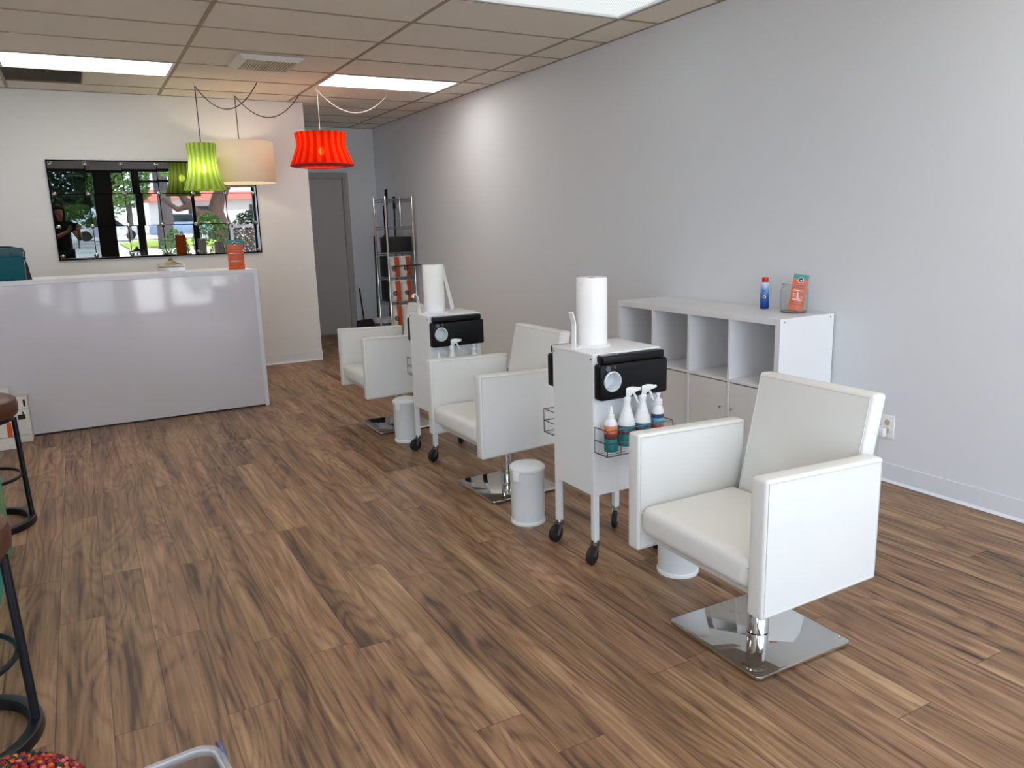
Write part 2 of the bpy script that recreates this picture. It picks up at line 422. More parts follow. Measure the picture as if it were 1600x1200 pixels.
# ceiling: tiles in a grid, three cells left open for lights and one for the grille
GX = [3.316 - 1.224 * k for k in range(6)]; GX = sorted([g for g in GX if g > XL] + [XL, XR])
GY = sorted([5.612 + 0.603 * k for k in range(-12, 8) if YF < 5.612 + 0.603 * k < YE] + [YF, YE])
def cell(x0, y0): return (round(x0, 2), round(y0, 2))
LIGHTS = {}
open_cells = {}
for i in range(len(GX) - 1):
    for j in range(len(GY) - 1):
        cx, cy = (GX[i] + GX[i + 1]) / 2, (GY[j] + GY[j + 1]) / 2
        for nm, px, py in (('right', 2.7, 7.1), ('left', 0.25, 7.1), ('top', 2.7, 4.1), ('topleft', 0.25, 4.1), ('leftfar', -2.2, 7.1), ('leftnear', -2.2, 4.1), ('front', 2.7, 1.1), ('frontleft', 0.25, 1.1), ('grille', -0.2, 7.7)):
            if GX[i] < px < GX[i + 1] and GY[j] < py < GY[j + 1]: open_cells[(i, j)] = nm; LIGHTS[nm] = (GX[i], GX[i + 1], GY[j], GY[j + 1])
mb = MB()
for i in range(len(GX) - 1):
    for j in range(len(GY) - 1):
        if (i, j) in open_cells: continue
        g = 0.011
        mb.b2((GX[i] + g, GY[j] + g, ZC + 0.004), (GX[i + 1] - g, GY[j + 1] - g, ZC + 0.02))
mb.b2((XL, YF, ZC + 0.16), (XR, YE, ZC + 0.3))  # unseen slab added over the tiles to keep daylight out
struct('ceiling', mb, M_tile)
mb = MB()
for x in GX[1:-1]: mb.b2((x - 0.0125, YF, ZC), (x + 0.0125, YE, ZC + 0.03))
for y in GY[1:-1]:
    for i in range(len(GX) - 1): mb.b2((GX[i] + 0.0125, y - 0.009, ZC), (GX[i + 1] - 0.0125, y + 0.009, ZC + 0.028))
mb.b2((XR - 0.015, YF, ZC), (XR, YE, ZC + 0.02)); mb.b2((XL, YB - 0.015, ZC), (XE, YB, ZC + 0.02))
mb.b2((XE, YE - 0.015, ZC), (XR - 0.015, YE, ZC + 0.02))
struct('trim_1', mb, M_grid)

# lights
LENS_ON = lens_material('lit_prismatic_lens', (1.0, 0.965, 0.91, 1), 4.2, 0.85)
LENS_DIM = lens_material('dim_prismatic_lens', (0.95, 1.0, 1.0, 1), 0.62, 0.5)
for nm, lab in (('right', 'lit fluorescent ceiling panel beyond the red pendant lamp by the right wall'),
                ('left', 'lit fluorescent ceiling panel next to the dark ceiling grille'),
                ('top', 'dim prismatic ceiling light panel cut by the top edge of the picture'),
                ('topleft', 'lit ceiling light panel above the floor in front of the desk, out of frame, added for even light'),  # from here down: unseen panels added to even out the room light
                ('front', 'lit ceiling light panel above the nearest salon chair, out of frame, added for even light'),
                ('frontleft', 'lit ceiling light panel above the camera, out of frame, added for even light'),
                ('leftnear', 'lit ceiling light panel above the painted counter, out of frame, added for even light')):
    x0, x1, y0, y1 = LIGHTS[nm]
    x0 += 0.013; x1 -= 0.013; y0 += 0.01; y1 -= 0.01
    t = thing('ceiling_light', lab, 'ceiling light', ((x0 + x1) / 2, (y0 + y1) / 2, ZC), 0, 'fluorescent ceiling panels')
    w, d = (x1 - x0) / 2, (y1 - y0) / 2
    f = MB()
    for (lo, hi) in (((-w, -d, -0.002), (w, -d + 0.022, 0.05)), ((-w, d - 0.022, -0.002), (w, d, 0.05)), ((-w, -d + 0.022, -0.002), (-w + 0.022, d - 0.022, 0.05)), ((w - 0.022, -d + 0.022, -0.002), (w, d - 0.022, 0.05))): f.b2(lo, hi)
    f.b2((-w, -d, 0.05), (w, d, 0.06))
    f.build('frame', M_whitemetal, t, smooth=False)
    MB().b2((-w + 0.022, -d + 0.022, 0.012), (w - 0.022, d - 0.022, 0.018)).build('lens', LENS_DIM if nm == 'top' else LENS_ON, t, smooth=False)
# plain tiles in cells that are only reserved
mb = MB()
for nm in ('leftfar',):
    x0, x1, y0, y1 = LIGHTS[nm]; mb.b2((x0 + 0.011, y0 + 0.011, ZC + 0.004), (x1 - 0.011, y1 - 0.011, ZC + 0.02))
x0, x1, y0, y1 = LIGHTS['grille']
mb.b2((0.225, y0 + 0.011, ZC + 0.004), (x1 - 0.011, y1 - 0.011, ZC + 0.02))
struct('ceiling_infill', mb, M_tile)
t = thing('ceiling_grille', 'dark ribbed return air grille beside the left ceiling light panel', 'vent', ((x0 + 0.225) / 2, (y0 + y1) / 2, ZC))
w, d = (0.225 - x0) / 2 - 0.012, (y1 - y0) / 2 - 0.011
g = MB()
n = 46
for k in range(n): g.box((-w + (k + 0.5) * 2 * w / n, 0, 0.02), (0.004, 2 * d, 0.03), rot=Matrix.Rotation(R(25), 3, 'Y'))
g.build('louver_ribs', mat('grille_brown', rgb(96, 88, 74), 0.5), t, smooth=False)
MB().b2((-w, -d, 0.045), (w, d, 0.055)).build('duct_back', mat('duct_black', rgb(22, 20, 18), 0.8), t, smooth=False)
MB().b2((w, -d, 0), (w + 0.012, d, 0.03)).build('edge_bar', M_grid, t, smooth=False)
# supply vent
t = thing('ceiling_vent', 'square off-white supply air diffuser standing proud of the ceiling', 'vent', (1.482, 6.545, ZC))
o_, i_, h_ = 0.25, 0.198, 0.032
f = MB()
V = [(-o_, -o_, 0), (o_, -o_, 0), (o_, o_, 0), (-o_, o_, 0)]; U = [(-i_, -i_, -h_), (i_, -i_, -h_), (i_, i_, -h_), (-i_, i_, -h_)]
for k in range(4):
    k2 = (k + 1) % 4
    f.quad([V[k], V[k2], U[k2], U[k]])
    f.quad([(c[0] * 0.95, c[1] * 0.95, c[2] + 0.002) for c in (U[k], U[k2])] + [(c[0] * 0.95, c[1] * 0.95, c[2]) for c in (V[k2], V[k])])
    f.quad([U[k], U[k2], (U[k2][0] * 0.95, U[k2][1] * 0.95, -h_ + 0.002), (U[k][0] * 0.95, U[k][1] * 0.95, -h_ + 0.002)])
f.build('frame', mat('vent_white', rgb(236, 234, 230), 0.45), t, smooth=False)
g = MB()
for k in range(17): g.box((-0.178 + k * 0.0222, 0, -0.025), (0.0125, 0.376, 0.003), rot=Matrix.Rotation(R(8), 3, 'Y'))
g.build('louvers', mat('vent_grey', rgb(222, 212, 194), 0.5), t, smooth=False)
MB().b2((-0.185, -0.185, -0.012), (0.185, 0.185, -0.006)).build('throat', mat('vent_dark', rgb(40, 34, 28), 0.8), t, smooth=False)
MB().b2((-0.178, -0.188, -0.036), (0.0, -0.09, -0.033)).build('deflector', mat('vent_plate', rgb(184, 176, 160), 0.5), t, smooth=False)

# far door
t = bpy.data.objects.new('door_1', None); COL.objects.link(t); t.location = (0, YE, 0); t['kind'] = 'structure'
MB().b2((XE, 0.02, 0.008), (3.185, 0.06, 2.065)).build('door_leaf', M_doorleaf, t, smooth=False)
f = MB().b2((3.19, -0.012, 0), (3.215, 0.06, 2.1)).b2((3.215, -0.02, 0), (3.262, 0.0, 2.14)).b2((XE, -0.012, 2.07), (3.19, 0.06, 2.1)).b2((XE, -0.02, 2.1), (3.215, 0.0, 2.14))
f.build('door_frame', mat('door_frame_paint', rgb(176, 172, 172), 0.5), t, smooth=False)

# street front: dark bronze frames and glass
struct('wall_front', MB().b2((XL, YF - 0.15, 2.5), (XR, YF, 3.1)), M_wall)
def window(n, x0, x1, glass, transom=None, sill=0.12):
    t = bpy.data.objects.new('window_%d' % n, None); COL.objects.link(t); t.location = (0, YF, 0); t['kind'] = 'structure'
    f = MB()
    f.b2((x0, -0.09, 0), (x1, -0.01, sill)).b2((x0, -0.09, 2.44), (x1, -0.01, 2.5))
    f.b2((x0, -0.09, sill), (x0 + 0.05, -0.01, 2.44)).b2((x1 - 0.05, -0.09, sill), (x1, -0.01, 2.44))
    if transom: f.b2((x0 + 0.05, -0.09, transom), (x1 - 0.05, -0.01, transom + 0.05))
    f.build('window_frame', M_bronze, t, smooth=False)
    MB().b2((x0 + 0.05, -0.053, sill), (x1 - 0.05, -0.047, 2.44)).build('glass_pane', glass, t, smooth=False)
window(1, XL, -1.9, M_glass); window(2, -1.9, 0.5, M_tint)
window(3, 0.74, 1.26, M_glass)
window(4, 2.36, XR, M_glass)
struct('trim_2', MB().b2((0.5, YF - 0.12, 0), (0.74, YF + 0.06, 2.5)), M_bronze)
t = bpy.data.objects.new('door_2', None); COL.objects.link(t); t.location = (0, YF, 0); t['kind'] = 'structure'
f = MB().b2((1.26, -0.09, 0), (1.36, -0.01, 2.5)).b2((2.3, -0.09, 0), (2.36, -0.01, 2.5)).b2((1.36, -0.09, 2.22), (2.3, -0.01, 2.27)).b2((1.36, -0.09, 2.44), (2.3, -0.01, 2.5)).b2((1.36, -0.09, 0), (2.3, -0.01, 0.2))
f.build('door_frame', M_bronze, t, smooth=False)
MB().b2((1.36, -0.053, 0.2), (2.3, -0.047, 2.22)).build('door_glass', M_glass, t, smooth=False)
MB().b2((1.36, -0.053, 2.27), (2.3, -0.047, 2.44)).build('transom_glass', M_glass, t, smooth=False)

# ------------------------------------------------------------------ salon chairs
def make_chair(label, loc, rz):
    t = thing('salon_chair', label, 'chair', loc, rz, 'white salon chairs in a row')
    bx = -0.075            # middle of the upholstered body, ahead of the column
    x0, x1 = bx - 0.2425, bx + 0.2425
    for s in (-1, 1):
        ya, yb = sorted((s * 0.254, s * 0.314))
        zf0, zf1, zr0, zr1 = 0.283, 0.702, 0.296, 0.688
        a = MB().hexa([(x0, ya, zf0), (x1, ya, zr0), (x1, yb, zr0), (x0, yb, zf0), (x0, ya, zf1), (x1, ya, zr1), (x1, yb, zr1), (x0, yb, zf1)], 0.011, 4)
        arm = a.build('armrest', M_leather, t)
        p = MB(); k = 0.0105
        for yy in (ya + 0.0005, yb - 0.0005):
            p.tube([(x0 + k, yy, zf0 + k), (x1 - k, yy, zr0 + k), (x1 - k, yy, zr1 - k), (x0 + k, yy, zf1 - k)], 0.0026, 6, closed=True)
        p.build('piping', M_piping, arm)
    # seat: thick cushion, rounded front
    s_ = MB().b2((x0 + 0.002, -0.2525, 0.345), (bx + 0.19, 0.2525, 0.452), 0.034, 5)
    se = s_.build('seat', M_leather, t)
    MB().b2((x0 + 0.05, -0.2525, 0.315), (bx + 0.2, 0.2525, 0.347)).build('seat_base', mat('seat_underside', rgb(206, 204, 198), 0.5), t, smooth=False)
    sm = MB()
    sm.tube([(x0 + 0.012, -0.249, 0.418), (x0 + 0.012, 0.249, 0.418)], 0.002, 6)
    sm.build('seat_seam', M_piping, se)
    # backrest, leaning back
    zb, zt = 0.40, 0.862; sl = 0.215
    xb = bx + 0.185; xt = xb + (zt - zb) * sl; th = 0.062
    bk = MB().hexa([(xb, -0.238, zb), (xb + th, -0.238, zb), (xb + th, 0.238, zb), (xb, 0.238, zb),
                    (xt, -0.238, zt), (xt + th, -0.238, zt - 0.004), (xt + th, 0.238, zt - 0.004), (xt, 0.238, zt)], 0.014, 4)
    b = bk.build('backrest', M_leather, t)
    p = MB(); k = 0.0135
    d = 0.0005
    for yy in (-0.238 + k, 0.238 - k):
        pass
    for off in (d, th - d):
        p.tube([(xb + off + k * sl, -0.238 + k, zb + k), (xb + off + k * sl, 0.238 - k, zb + k), (xt + off - k * sl, 0.238 - k, zt - k), (xt + off - k * sl, -0.238 + k, zt - k)], 0.0024, 6, closed=True)
    p.build('piping', M_piping, b)
    for s in (-1, 1):
        h = MB(); y0, y1 = sorted((s * 0.236, s * 0.255)); q = 0.03
        h.hexa([(xb + q, y0, 0.40), (xb + th - 0.008, y0, 0.40), (xb + th - 0.008, y1, 0.40), (xb + q, y1, 0.40)] + [(x + (0.64 - 0.40) * sl, y, 0.64) for x, y in ((xb + q, y0), (xb + th - 0.008, y0), (xb + th - 0.008, y1), (xb + q, y1))])
        h.build('back_bracket', M_black, t, smooth=False)
    MB().lathe([(0, 0.02), (0.037, 0.02), (0.037, 0.10), (0.0355, 0.101), (0.0355, 0.104), (0.037, 0.105), (0.037, 0.30), (0.06, 0.302), (0.06, 0.316), (0, 0.316)], seg=40).build('column', M_chrome, t)
    MB().prism(rrect(0, 0, 0.425, 0.425, 0.02, 5), 'z', 0.006, 0.018, 0.0035, 2).build('base_plate', M_plate, t, ang=30)
    MB().prism(rrect(0, 0, 0.405, 0.405, 0.02, 5), 'z', 0.0, 0.006).build('base_pad', M_rubber, t)
    return t
chair = make_chair('white salon chair nearest the camera, in front of the open cubby cabinet', (1.884, 1.725, 0), R(-1))
dup(chair, (1.912, 3.55, 0), R(1.2), 'middle white salon chair, between the two white trolleys')
dup(chair, (1.897, 5.18, 0), R(-1), 'farthest white salon chair, half hidden by the far trolley')

# ------------------------------------------------------------------ trolleys
def make_trolley(label, loc, rz):
    t = thing('salon_trolley', label, 'trolley', loc, rz, 'white salon trolleys between chairs')
    X, Y, Z0, Z1 = 0.17, 0.153, 0.297, 0.885
    b = MB()
    b.b2((-X, -Y + 0.006, Z0), (-X + 0.004, Y - 0.006, Z1 - 0.004), 0.001, 1)       # left skin
    b.b2((X - 0.004, -Y + 0.006, Z0), (X, Y - 0.006, Z1 - 0.004), 0.001, 1)
    b.b2((-X + 0.004, -Y + 0.004, Z0), (X - 0.004, -Y + 0.008, Z1 - 0.004))
    b.b2((-X + 0.004, Y - 0.008, Z0), (X - 0.004, Y - 0.004, Z1 - 0.004))
    b.b2((-X + 0.004, -Y + 0.008, Z0), (X - 0.004, Y - 0.008, Z0 + 0.004))
    b.build('body', M_whitemetal, t, smooth=False)
    MB().b2((-X - 0.001, -Y, Z1 - 0.004), (X + 0.001, Y, Z1 + 0.006), 0.003, 2).build('top', M_laminate, t)
    for yy in (-Y + 0.016, Y - 0.016):
        for sx in (-1, 1): MB().cyl((sx * X, yy, Z1 - 0.016), (sx * (X + 0.0015), yy, Z1 - 0.016), 0.004, 10).build('screw', M_ink, t)
    for i, (sx, sy) in enumerate(((-1, -1), (-1, 1), (1, -1), (1, 1))):
        lx, ly = sx * (X - 0.014), sy * (Y - 0.014)
        MB().b2((lx - 0.013, ly - 0.013, 0.098), (lx + 0.013, ly + 0.013, Z1 - 0.004), 0.002, 1).build('leg', M_whitemetal, t, smooth=False)
        a = R((205, 195, 250, 225)[i]); ux, uy = math.cos(a), math.sin(a)
        c = MB(); wx, wy = lx + ux * 0.026, ly + uy * 0.026
        rot = Matrix.Rotation(a, 3, 'Z') @ Matrix.Rotation(R(90), 3, 'X')
        cs = MB()
        cs.lathe([(0, 0.1), (0.014, 0.1), (0.016, 0.094), (0.016, 0.088), (0, 0.088)], (lx, ly, 0), 20)
        nx, ny = -uy, ux
        for sd in (-1, 1):
            ox, oy = nx * 0.014 * sd, ny * 0.014 * sd
            p0, p1, p2, p3 = Vector((lx - ux * 0.012 + ox, ly - uy * 0.012 + oy, 0.09)), Vector((lx + ux * 0.012 + ox, ly + uy * 0.012 + oy, 0.09)), Vector((wx + ux * 0.008 + ox, wy + uy * 0.008 + oy, 0.034)), Vector((wx - ux * 0.008 + ox, wy - uy * 0.008 + oy, 0.034))
            q = Vector((nx, ny, 0)) * 0.0015
            cs.hexa([p3 - q, p2 - q, p2 + q, p3 + q, p0 - q, p1 - q, p1 + q, p0 + q])
        cs.b2((lx - 0.013, ly - 0.013, 0.086), (lx + 0.013, ly + 0.013, 0.09))
        cs.cyl((wx - nx * 0.019, wy - ny * 0.019, 0.04), (wx + nx * 0.019, wy + ny * 0.019, 0.04), 0.006, 10)
        ca = cs.build('caster', M_steel, t)
        c.lathe([(0.008, -0.011), (0.033, -0.012), (0.0385, -0.009), (0.04, -0.004), (0.04, 0.004), (0.0385, 0.009), (0.033, 0.012), (0.008, 0.011)], (wx, wy, 0.04), 28, rot, closed=True)
        c.build('wheel', M_rubber, ca)
    for sy in (-1, 1):                                         # a tool holder and a wire basket on both sides
        S = lambda y: sy * y
        def lohi(x0, x1, y0, y1, z0, z1): return (x0, min(S(y0), S(y1)), z0), (x1, max(S(y0), S(y1)), z1)
        h = MB()
        front, rear = S(Y + 0.058), S(Y - 0.002)
        bx0, bx1 = -0.168, 0.172
        # outer panel with rounded lower corners and a hole for the cup
        h.b2(*lohi(bx0, bx1, Y - 0.003, Y + 0.05, 0.706, 0.853), 0.012, 3)
        cx, cz = -0.112, 0.783
        hd = h.build('tool_holder', M_black, t)
        cutter = MB().cyl((cx, S(Y + 0.008), cz), (cx, S(Y + 0.08), cz), 0.0405, 40).build('cutter', M_black)
        carve(hd, cutter)
        lid = MB().b2(*lohi(bx0 + 0.016, bx1 - 0.016, Y - 0.003, Y + 0.045, 0.8535, 0.884), 0.006, 2).build('holder_rim', M_black, hd)
        rot = Matrix.Rotation(R(90), 3, 'X')
        yf = Y + 0.05
        cp = MB().lathe([(0.0, -0.040), (0.030, -0.040), (0.0335, -0.036), (0.035, 0.003), (0.0375, 0.006), (0.041, 0.005), (0.042, 0.0), (0.0395, -0.0005), (0.0385, -0.0415), (0.0, -0.0415)], (cx, S(yf), cz), 32, rot if sy < 0 else Matrix.Rotation(R(-90), 3, 'X'))
        cp.build('cup', mat('white_cup_rim', rgb(214, 218, 222), 0.25, metal=0.25), hd)
        kn = MB()
        kn.lathe([(0, 0.004), (0.012, 0.004), (0.012, 0), (0, 0)][::-1], (cx - 0.022, S(yf), 0.836), 18, rot if sy < 0 else Matrix.Rotation(R(-90), 3, 'X'))
        kn.lathe([(0, 0.003), (0.006, 0.003), (0.006, 0), (0, 0)][::-1], (cx + 0.010, S(yf), 0.84), 12, rot if sy < 0 else Matrix.Rotation(R(-90), 3, 'X'))
        kn.build('plug', mat('grey_plug', rgb(88, 92, 98), 0.35), hd)
        st = MB().b2(*lohi(bx0 + 0.02, bx0 + 0.10, Y - 0.002, Y + 0.03, 0.884, 0.888))
        st.build('hook_plate', M_steel, hd, smooth=False)
        # basket
        w = MB(); zb0, zb1 = 0.487, 0.592; ya, yb = S(Y), S(Y + 0.088); xa, xb = -0.165, 0.168
        for z in (zb0, zb0 + 0.052, zb1): w.tube([(xa, ya, z), (xa, yb, z), (xb, yb, z), (xb, ya, z)], 0.0023, 6)
        for k in range(6):
            x = xa + (xb - xa) * k / 5
            w.tube([(x, ya, zb0), (x, yb, zb0), (x, yb, zb1)], 0.0021, 6)
        for k in (1, 2):
            y = S(Y + 0.088 * k / 3)
            w.cyl((xa, y, zb0), (xb, y, zb0), 0.0012, 6)
        for x in (xa, xb): w.cyl((x, ya, zb0), (x, ya, zb1), 0.0015, 6)
        w.build('wire_basket', M_wire, t)
    return t
trolley = make_trolley('near white trolley with paper towel roll and bottle basket, left of the nearest chair', (1.91, 2.64, 0), 0)
trolley2 = dup(trolley, (1.93, 4.352, 0), 0, 'far white trolley between the middle chair and the farthest chair')

# bottles in the baskets
GL_or = grad_z('orange_teal_label', [(0.0, rgb(14, 110, 110)), (0.05, rgb(30, 150, 150)), (0.058, rgb(30, 150, 150)), (0.06, rgb(90, 30, 24)), (0.082, rgb(150, 60, 40)), (0.085, rgb(222, 120, 70)), (0.115, rgb(232, 150, 100))])
GL_te = grad_z('teal_label', [(0.0, rgb(20, 110, 110)), (0.05, rgb(40, 140, 140)), (0.068, rgb(40, 130, 130)), (0.073, rgb(90, 24, 28)), (0.08, rgb(120, 34, 34)), (0.085, rgb(40, 110, 130)), (0.12, rgb(60, 130, 150))])
GL_fo = grad_z('foam_label', [(0.0, rgb(220, 90, 40)), (0.05, rgb(226, 110, 60)), (0.055, rgb(190, 40, 40)), (0.082, rgb(200, 80, 70)), (0.086, rgb(70, 150, 160)), (0.11, rgb(110, 180, 200)), (0.113, rgb(40, 50, 110)), (0.125, rgb(50, 60, 120))])
def spray_bottle(label, loc, rz, h=0.26, group=None):
    t = thing('spray_bottle', label, 'bottle', loc, rz, group)
    r = 0.0365
    MB().lathe([(0, 0), (r - 0.003, 0), (r, 0.004), (r, 0.105), (r - 0.003, 0.122), (0.024, 0.15), (0.0165, 0.178), (0.014, 0.188), (0.014, 0.2), (0, 0.2)], seg=28).build('body', M_whiteplastic, t)
    MB().lathe([(r + 0.0006, 0.02), (r + 0.0008, 0.021), (r + 0.0008, 0.104), (r + 0.0006, 0.105)], seg=28).build('label_sleeve', GL_te, t)
    c = MB().lathe([(0, 0.2), (0.0165, 0.2), (0.017, 0.203), (0.017, 0.218), (0.014, 0.222), (0, 0.222)], seg=20)
    c.prism([(-0.034, 0.222), (0.012, 0.222), (0.03, 0.238), (0.052, 0.244), (0.052, 0.256), (0.02, 0.262), (-0.012, 0.258), (-0.036, 0.238)], 'y', -0.0115, 0.0115, 0.003, 2)
    hd = c.build('spray_head', M_whiteplastic, t)
    g = MB().tube([(0.028, 0, 0.238), (0.036, 0, 0.222), (0.042, 0, 0.205), (0.052, 0, 0.19)], [0.005, 0.0055, 0.005, 0.003], 8)
    g.build('trigger', M_whiteplastic, hd)
    MB().cyl((0.052, 0, 0.25), (0.06, 0, 0.25), 0.0065, 12).build('nozzle', M_whiteplastic, hd)
    return t
def tip_bottle(label, loc, group=None):
    t = thing('applicator_bottle', label, 'bottle', loc, 0.3, group)
    r = 0.0265
    MB().lathe([(0, 0), (r - 0.002, 0), (r, 0.003), (r, 0.118), (r - 0.004, 0.13), (0.017, 0.138), (0.0145, 0.14), (0.0145, 0.155), (0.0125, 0.157), (0.009, 0.16), (0.0075, 0.178), (0.004, 0.192), (0, 0.193)], seg=28).build('body', M_whiteplastic, t)
    MB().lathe([(r + 0.0006, 0.006), (r + 0.0008, 0.007), (r + 0.0008, 0.114), (r + 0.0006, 0.115)], seg=28).build('label_sleeve', GL_or, t)
    return t
def foam_bottle(label, loc, group=None):
    t = thing('foam_bottle', label, 'bottle', loc, 0.5, group)
    r = 0.025
    MB().lathe([(0, 0), (r - 0.002, 0), (r, 0.003), (r, 0.14), (r - 0.004, 0.156), (0.016, 0.166), (0.0155, 0.168), (0, 0.168)], seg=28).build('body', M_whiteplastic, t)
    MB().lathe([(r + 0.0006, 0.01), (r + 0.0008, 0.011), (r + 0.0008, 0.128), (r + 0.0006, 0.129)], seg=28).build('label_sleeve', GL_fo, t)
    c = MB().lathe([(0, 0.168), (0.0185, 0.168), (0.019, 0.172), (0.019, 0.186), (0.015, 0.19), (0.008, 0.191), (0.008, 0.206), (0.0115, 0.208), (0.0115, 0.217), (0, 0.218)], seg=20)
    c.box((0.013, 0, 0.213), (0.024, 0.009, 0.007), 0.002, 1)
    c.build('pump', M_whiteplastic, t)
    return t
ZB = 0.4895
gB = 'bottles in the near trolley basket'
tip_bottle('small white bottle with orange and teal label at left end of near basket', (1.795, 2.445, ZB), gB)
spray_bottle('white trigger spray bottle, second from left in the near basket', (1.875, 2.446, ZB), R(-18), group=gB)
spray_bottle('white trigger spray bottle with teal label, third in the near basket', (1.955, 2.446, ZB), R(-18), group=gB)
foam_bottle('foam pump bottle with red and blue label, right end of near basket', (2.036, 2.446, ZB), gB)
gB = 'bottles in the far trolley basket'
tip_bottle('white bottle tip peeking over the middle chair arm in far basket', (1.80, 4.158, ZB), gB)
spray_bottle('white trigger spray bottle standing in the far trolley basket', (1.885, 4.158, ZB), R(-18), group=gB)
foam_bottle('white foam pump bottle at right end of the far trolley basket', (2.03, 4.158, ZB), gB)

# paper towel holders and rolls on the trolleys
def towel_holder(label, loc, rz, hole):
    t = thing('towel_holder', label, 'paper towel holder', loc, rz, 'white paper towel holders')
    MB().lathe([(0, 0), (0.078, 0), (0.08, 0.003), (0.08, 0.008), (0.076, 0.011), (0, 0.011)], seg=40).build('base', M_whiteplastic, t)
    MB().lathe([(0, 0.011), (0.011, 0.011), (0.011, 0.27), (0.0, 0.272)], seg=16).build('rod', M_whiteplastic, t)
    a = MB(); w = 0.011
    xs = -0.112
    prof = [(-0.07, 0.001), (xs, 0.001), (xs, 0.10), (xs - 0.002, 0.118), (xs - 0.012, 0.14), (xs - 0.018, 0.155)] if not hole else [(-0.07, 0.001), (xs, 0.001), (xs - 0.004, 0.09), (xs - 0.011, 0.11), (xs - 0.022, 0.122), (xs - 0.034, 0.118), (xs - 0.038, 0.104)]
    for k in range(len(prof) - 1):
        (xa, za), (xb, zb) = prof[k], prof[k + 1]
        d = Vector((xb - xa, 0, zb - za)).normalized(); nrm = Vector((-d.z, 0, d.x)) * 0.003
        A, B = Vector((xa, 0, za)) - d * 0.001, Vector((xb, 0, zb)) + d * 0.001
        yw = Vector((0, w, 0))
        a.hexa([A - yw - nrm, B - yw - nrm, B + yw - nrm, A + yw - nrm, A - yw + nrm, B - yw + nrm, B + yw + nrm, A + yw + nrm])
    a.build('tension_arm', M_whiteplastic, t)
    return t
def towel_roll(label, loc, loose=False):
    t = thing('paper_towel_roll', label, 'paper towel', loc, 0, 'paper towel rolls on the trolleys')
    MB().lathe([(0.019, 0.0), (0.0625, 0.0), (0.064, 0.002), (0.064, 0.277), (0.0625, 0.279), (0.019, 0.279)], seg=48, closed=True).build('roll', M_paper, t)
    MB().lathe([(0.0165, 0.001), (0.0189, 0.001), (0.0189, 0.278), (0.0165, 0.278)], seg=24, closed=True).build('core', mat('brown_core', rgb(150, 120, 90), 0.8), t)
    s = MB()
    if loose:
        # a sheet pulled loose, its outer corner falling to the trolley top
        n = 8; top = []; bot = []
        for k in range(n + 1):
            u = k / n
            top.append(Vector((0.062 + 0.004 * u, -0.02 + 0.01 * u, 0.274 - 0.02 * u)).lerp(Vector((0.125, -0.012, 0.012)), u))
            bot.append(Vector((0.045, -0.047, 0.21)).lerp(Vector((0.085, -0.055, 0.002)), u))
        for k in range(n):
            q = Vector((0.002, 0.0016, 0))
            s.hexa([bot[k + 1] - q, top[k + 1] - q, top[k + 1] + q, bot[k + 1] + q, bot[k] - q, top[k] - q, top[k] + q, bot[k] + q])
        s.build('loose_sheet', M_paper, t)
    else:
        a0 = R(-38)
        ux, uy = math.cos(a0), math.sin(a0)
        p = Vector((ux * 0.0642, uy * 0.0642, 0)); tn = Vector((-uy, ux, 0))
        s.hexa([p - tn * 0.006, p + tn * 0.001 , p + Vector((ux, uy, 0)) * 0.002, p - tn * 0.006 + Vector((ux, uy, 0)) * 0.0015] + [v + Vector((0, 0, 0.278)) for v in (p - tn * 0.006, p + tn * 0.001, p + Vector((ux, uy, 0)) * 0.002, p - tn * 0.006 + Vector((ux, uy, 0)) * 0.0015)])
        s.build('sheet_edge', M_paper, t)
    return t
ZT = 0.891
towel_holder('white towel holder with a bent arm on the near trolley', (1.865, 2.675, ZT), R(14), False)
towel_roll('full white paper towel roll on the near trolley', (1.865, 2.675, ZT + 0.0112))
towel_holder('white towel holder with a hooked arm on the far trolley', (1.875, 4.36, ZT), R(8), True)
towel_roll('paper towel roll with a loose hanging sheet on the far trolley', (1.875, 4.36, ZT + 0.0112), True)

# ------------------------------------------------------------------ pedal bins
def make_bin(label, loc, rz):
    t = thing('pedal_bin', label, 'bin', loc, rz, 'small white pedal bins')
    r = 0.083
    MB().lathe([(0, 0.012), (r - 0.004, 0.012), (r - 0.003, 0.02), (r, 0.255), (r + 0.0015, 0.257), (r + 0.0015, 0.262), (0, 0.262)], seg=48).build('bucket', M_whitemetal, t)
    MB().lathe([(0, 0), (r, 0), (r + 0.001, 0.003), (r + 0.001, 0.014), (r - 0.002, 0.018), (0, 0.018)], seg=48).build('base_ring', M_whiteplastic, t)
    MB().lathe([(0, 0.264), (r + 0.003, 0.264), (r + 0.004, 0.267), (r + 0.003, 0.277), (r - 0.008, 0.287), (r * 0.6, 0.295), (r * 0.25, 0.298), (0, 0.2985)], seg=48).build('lid', M_whitemetal, t)
    h = MB().b2((-r - 0.012, -0.018, 0.222), (-r + 0.002, 0.018, 0.27), 0.004, 2)
    h.build('lid_hinge', M_whiteplastic, t)
    MB().b2((r - 0.01, -0.02, 0.006), (r + 0.03, 0.02, 0.014), 0.003, 2).build('pedal', M_whiteplastic, t)
    return t
pb = make_bin('white pedal bin beside the near trolley, in front of the middle chair base', (1.752, 3.058, 0), R(25))
dup(pb, (1.99, 2.255, 0), R(25), 'white pedal bin mostly hidden under the nearest chair')
dup(pb, (1.80, 4.76, 0), R(35), 'white pedal bin beside the far trolley, near the farthest chair')

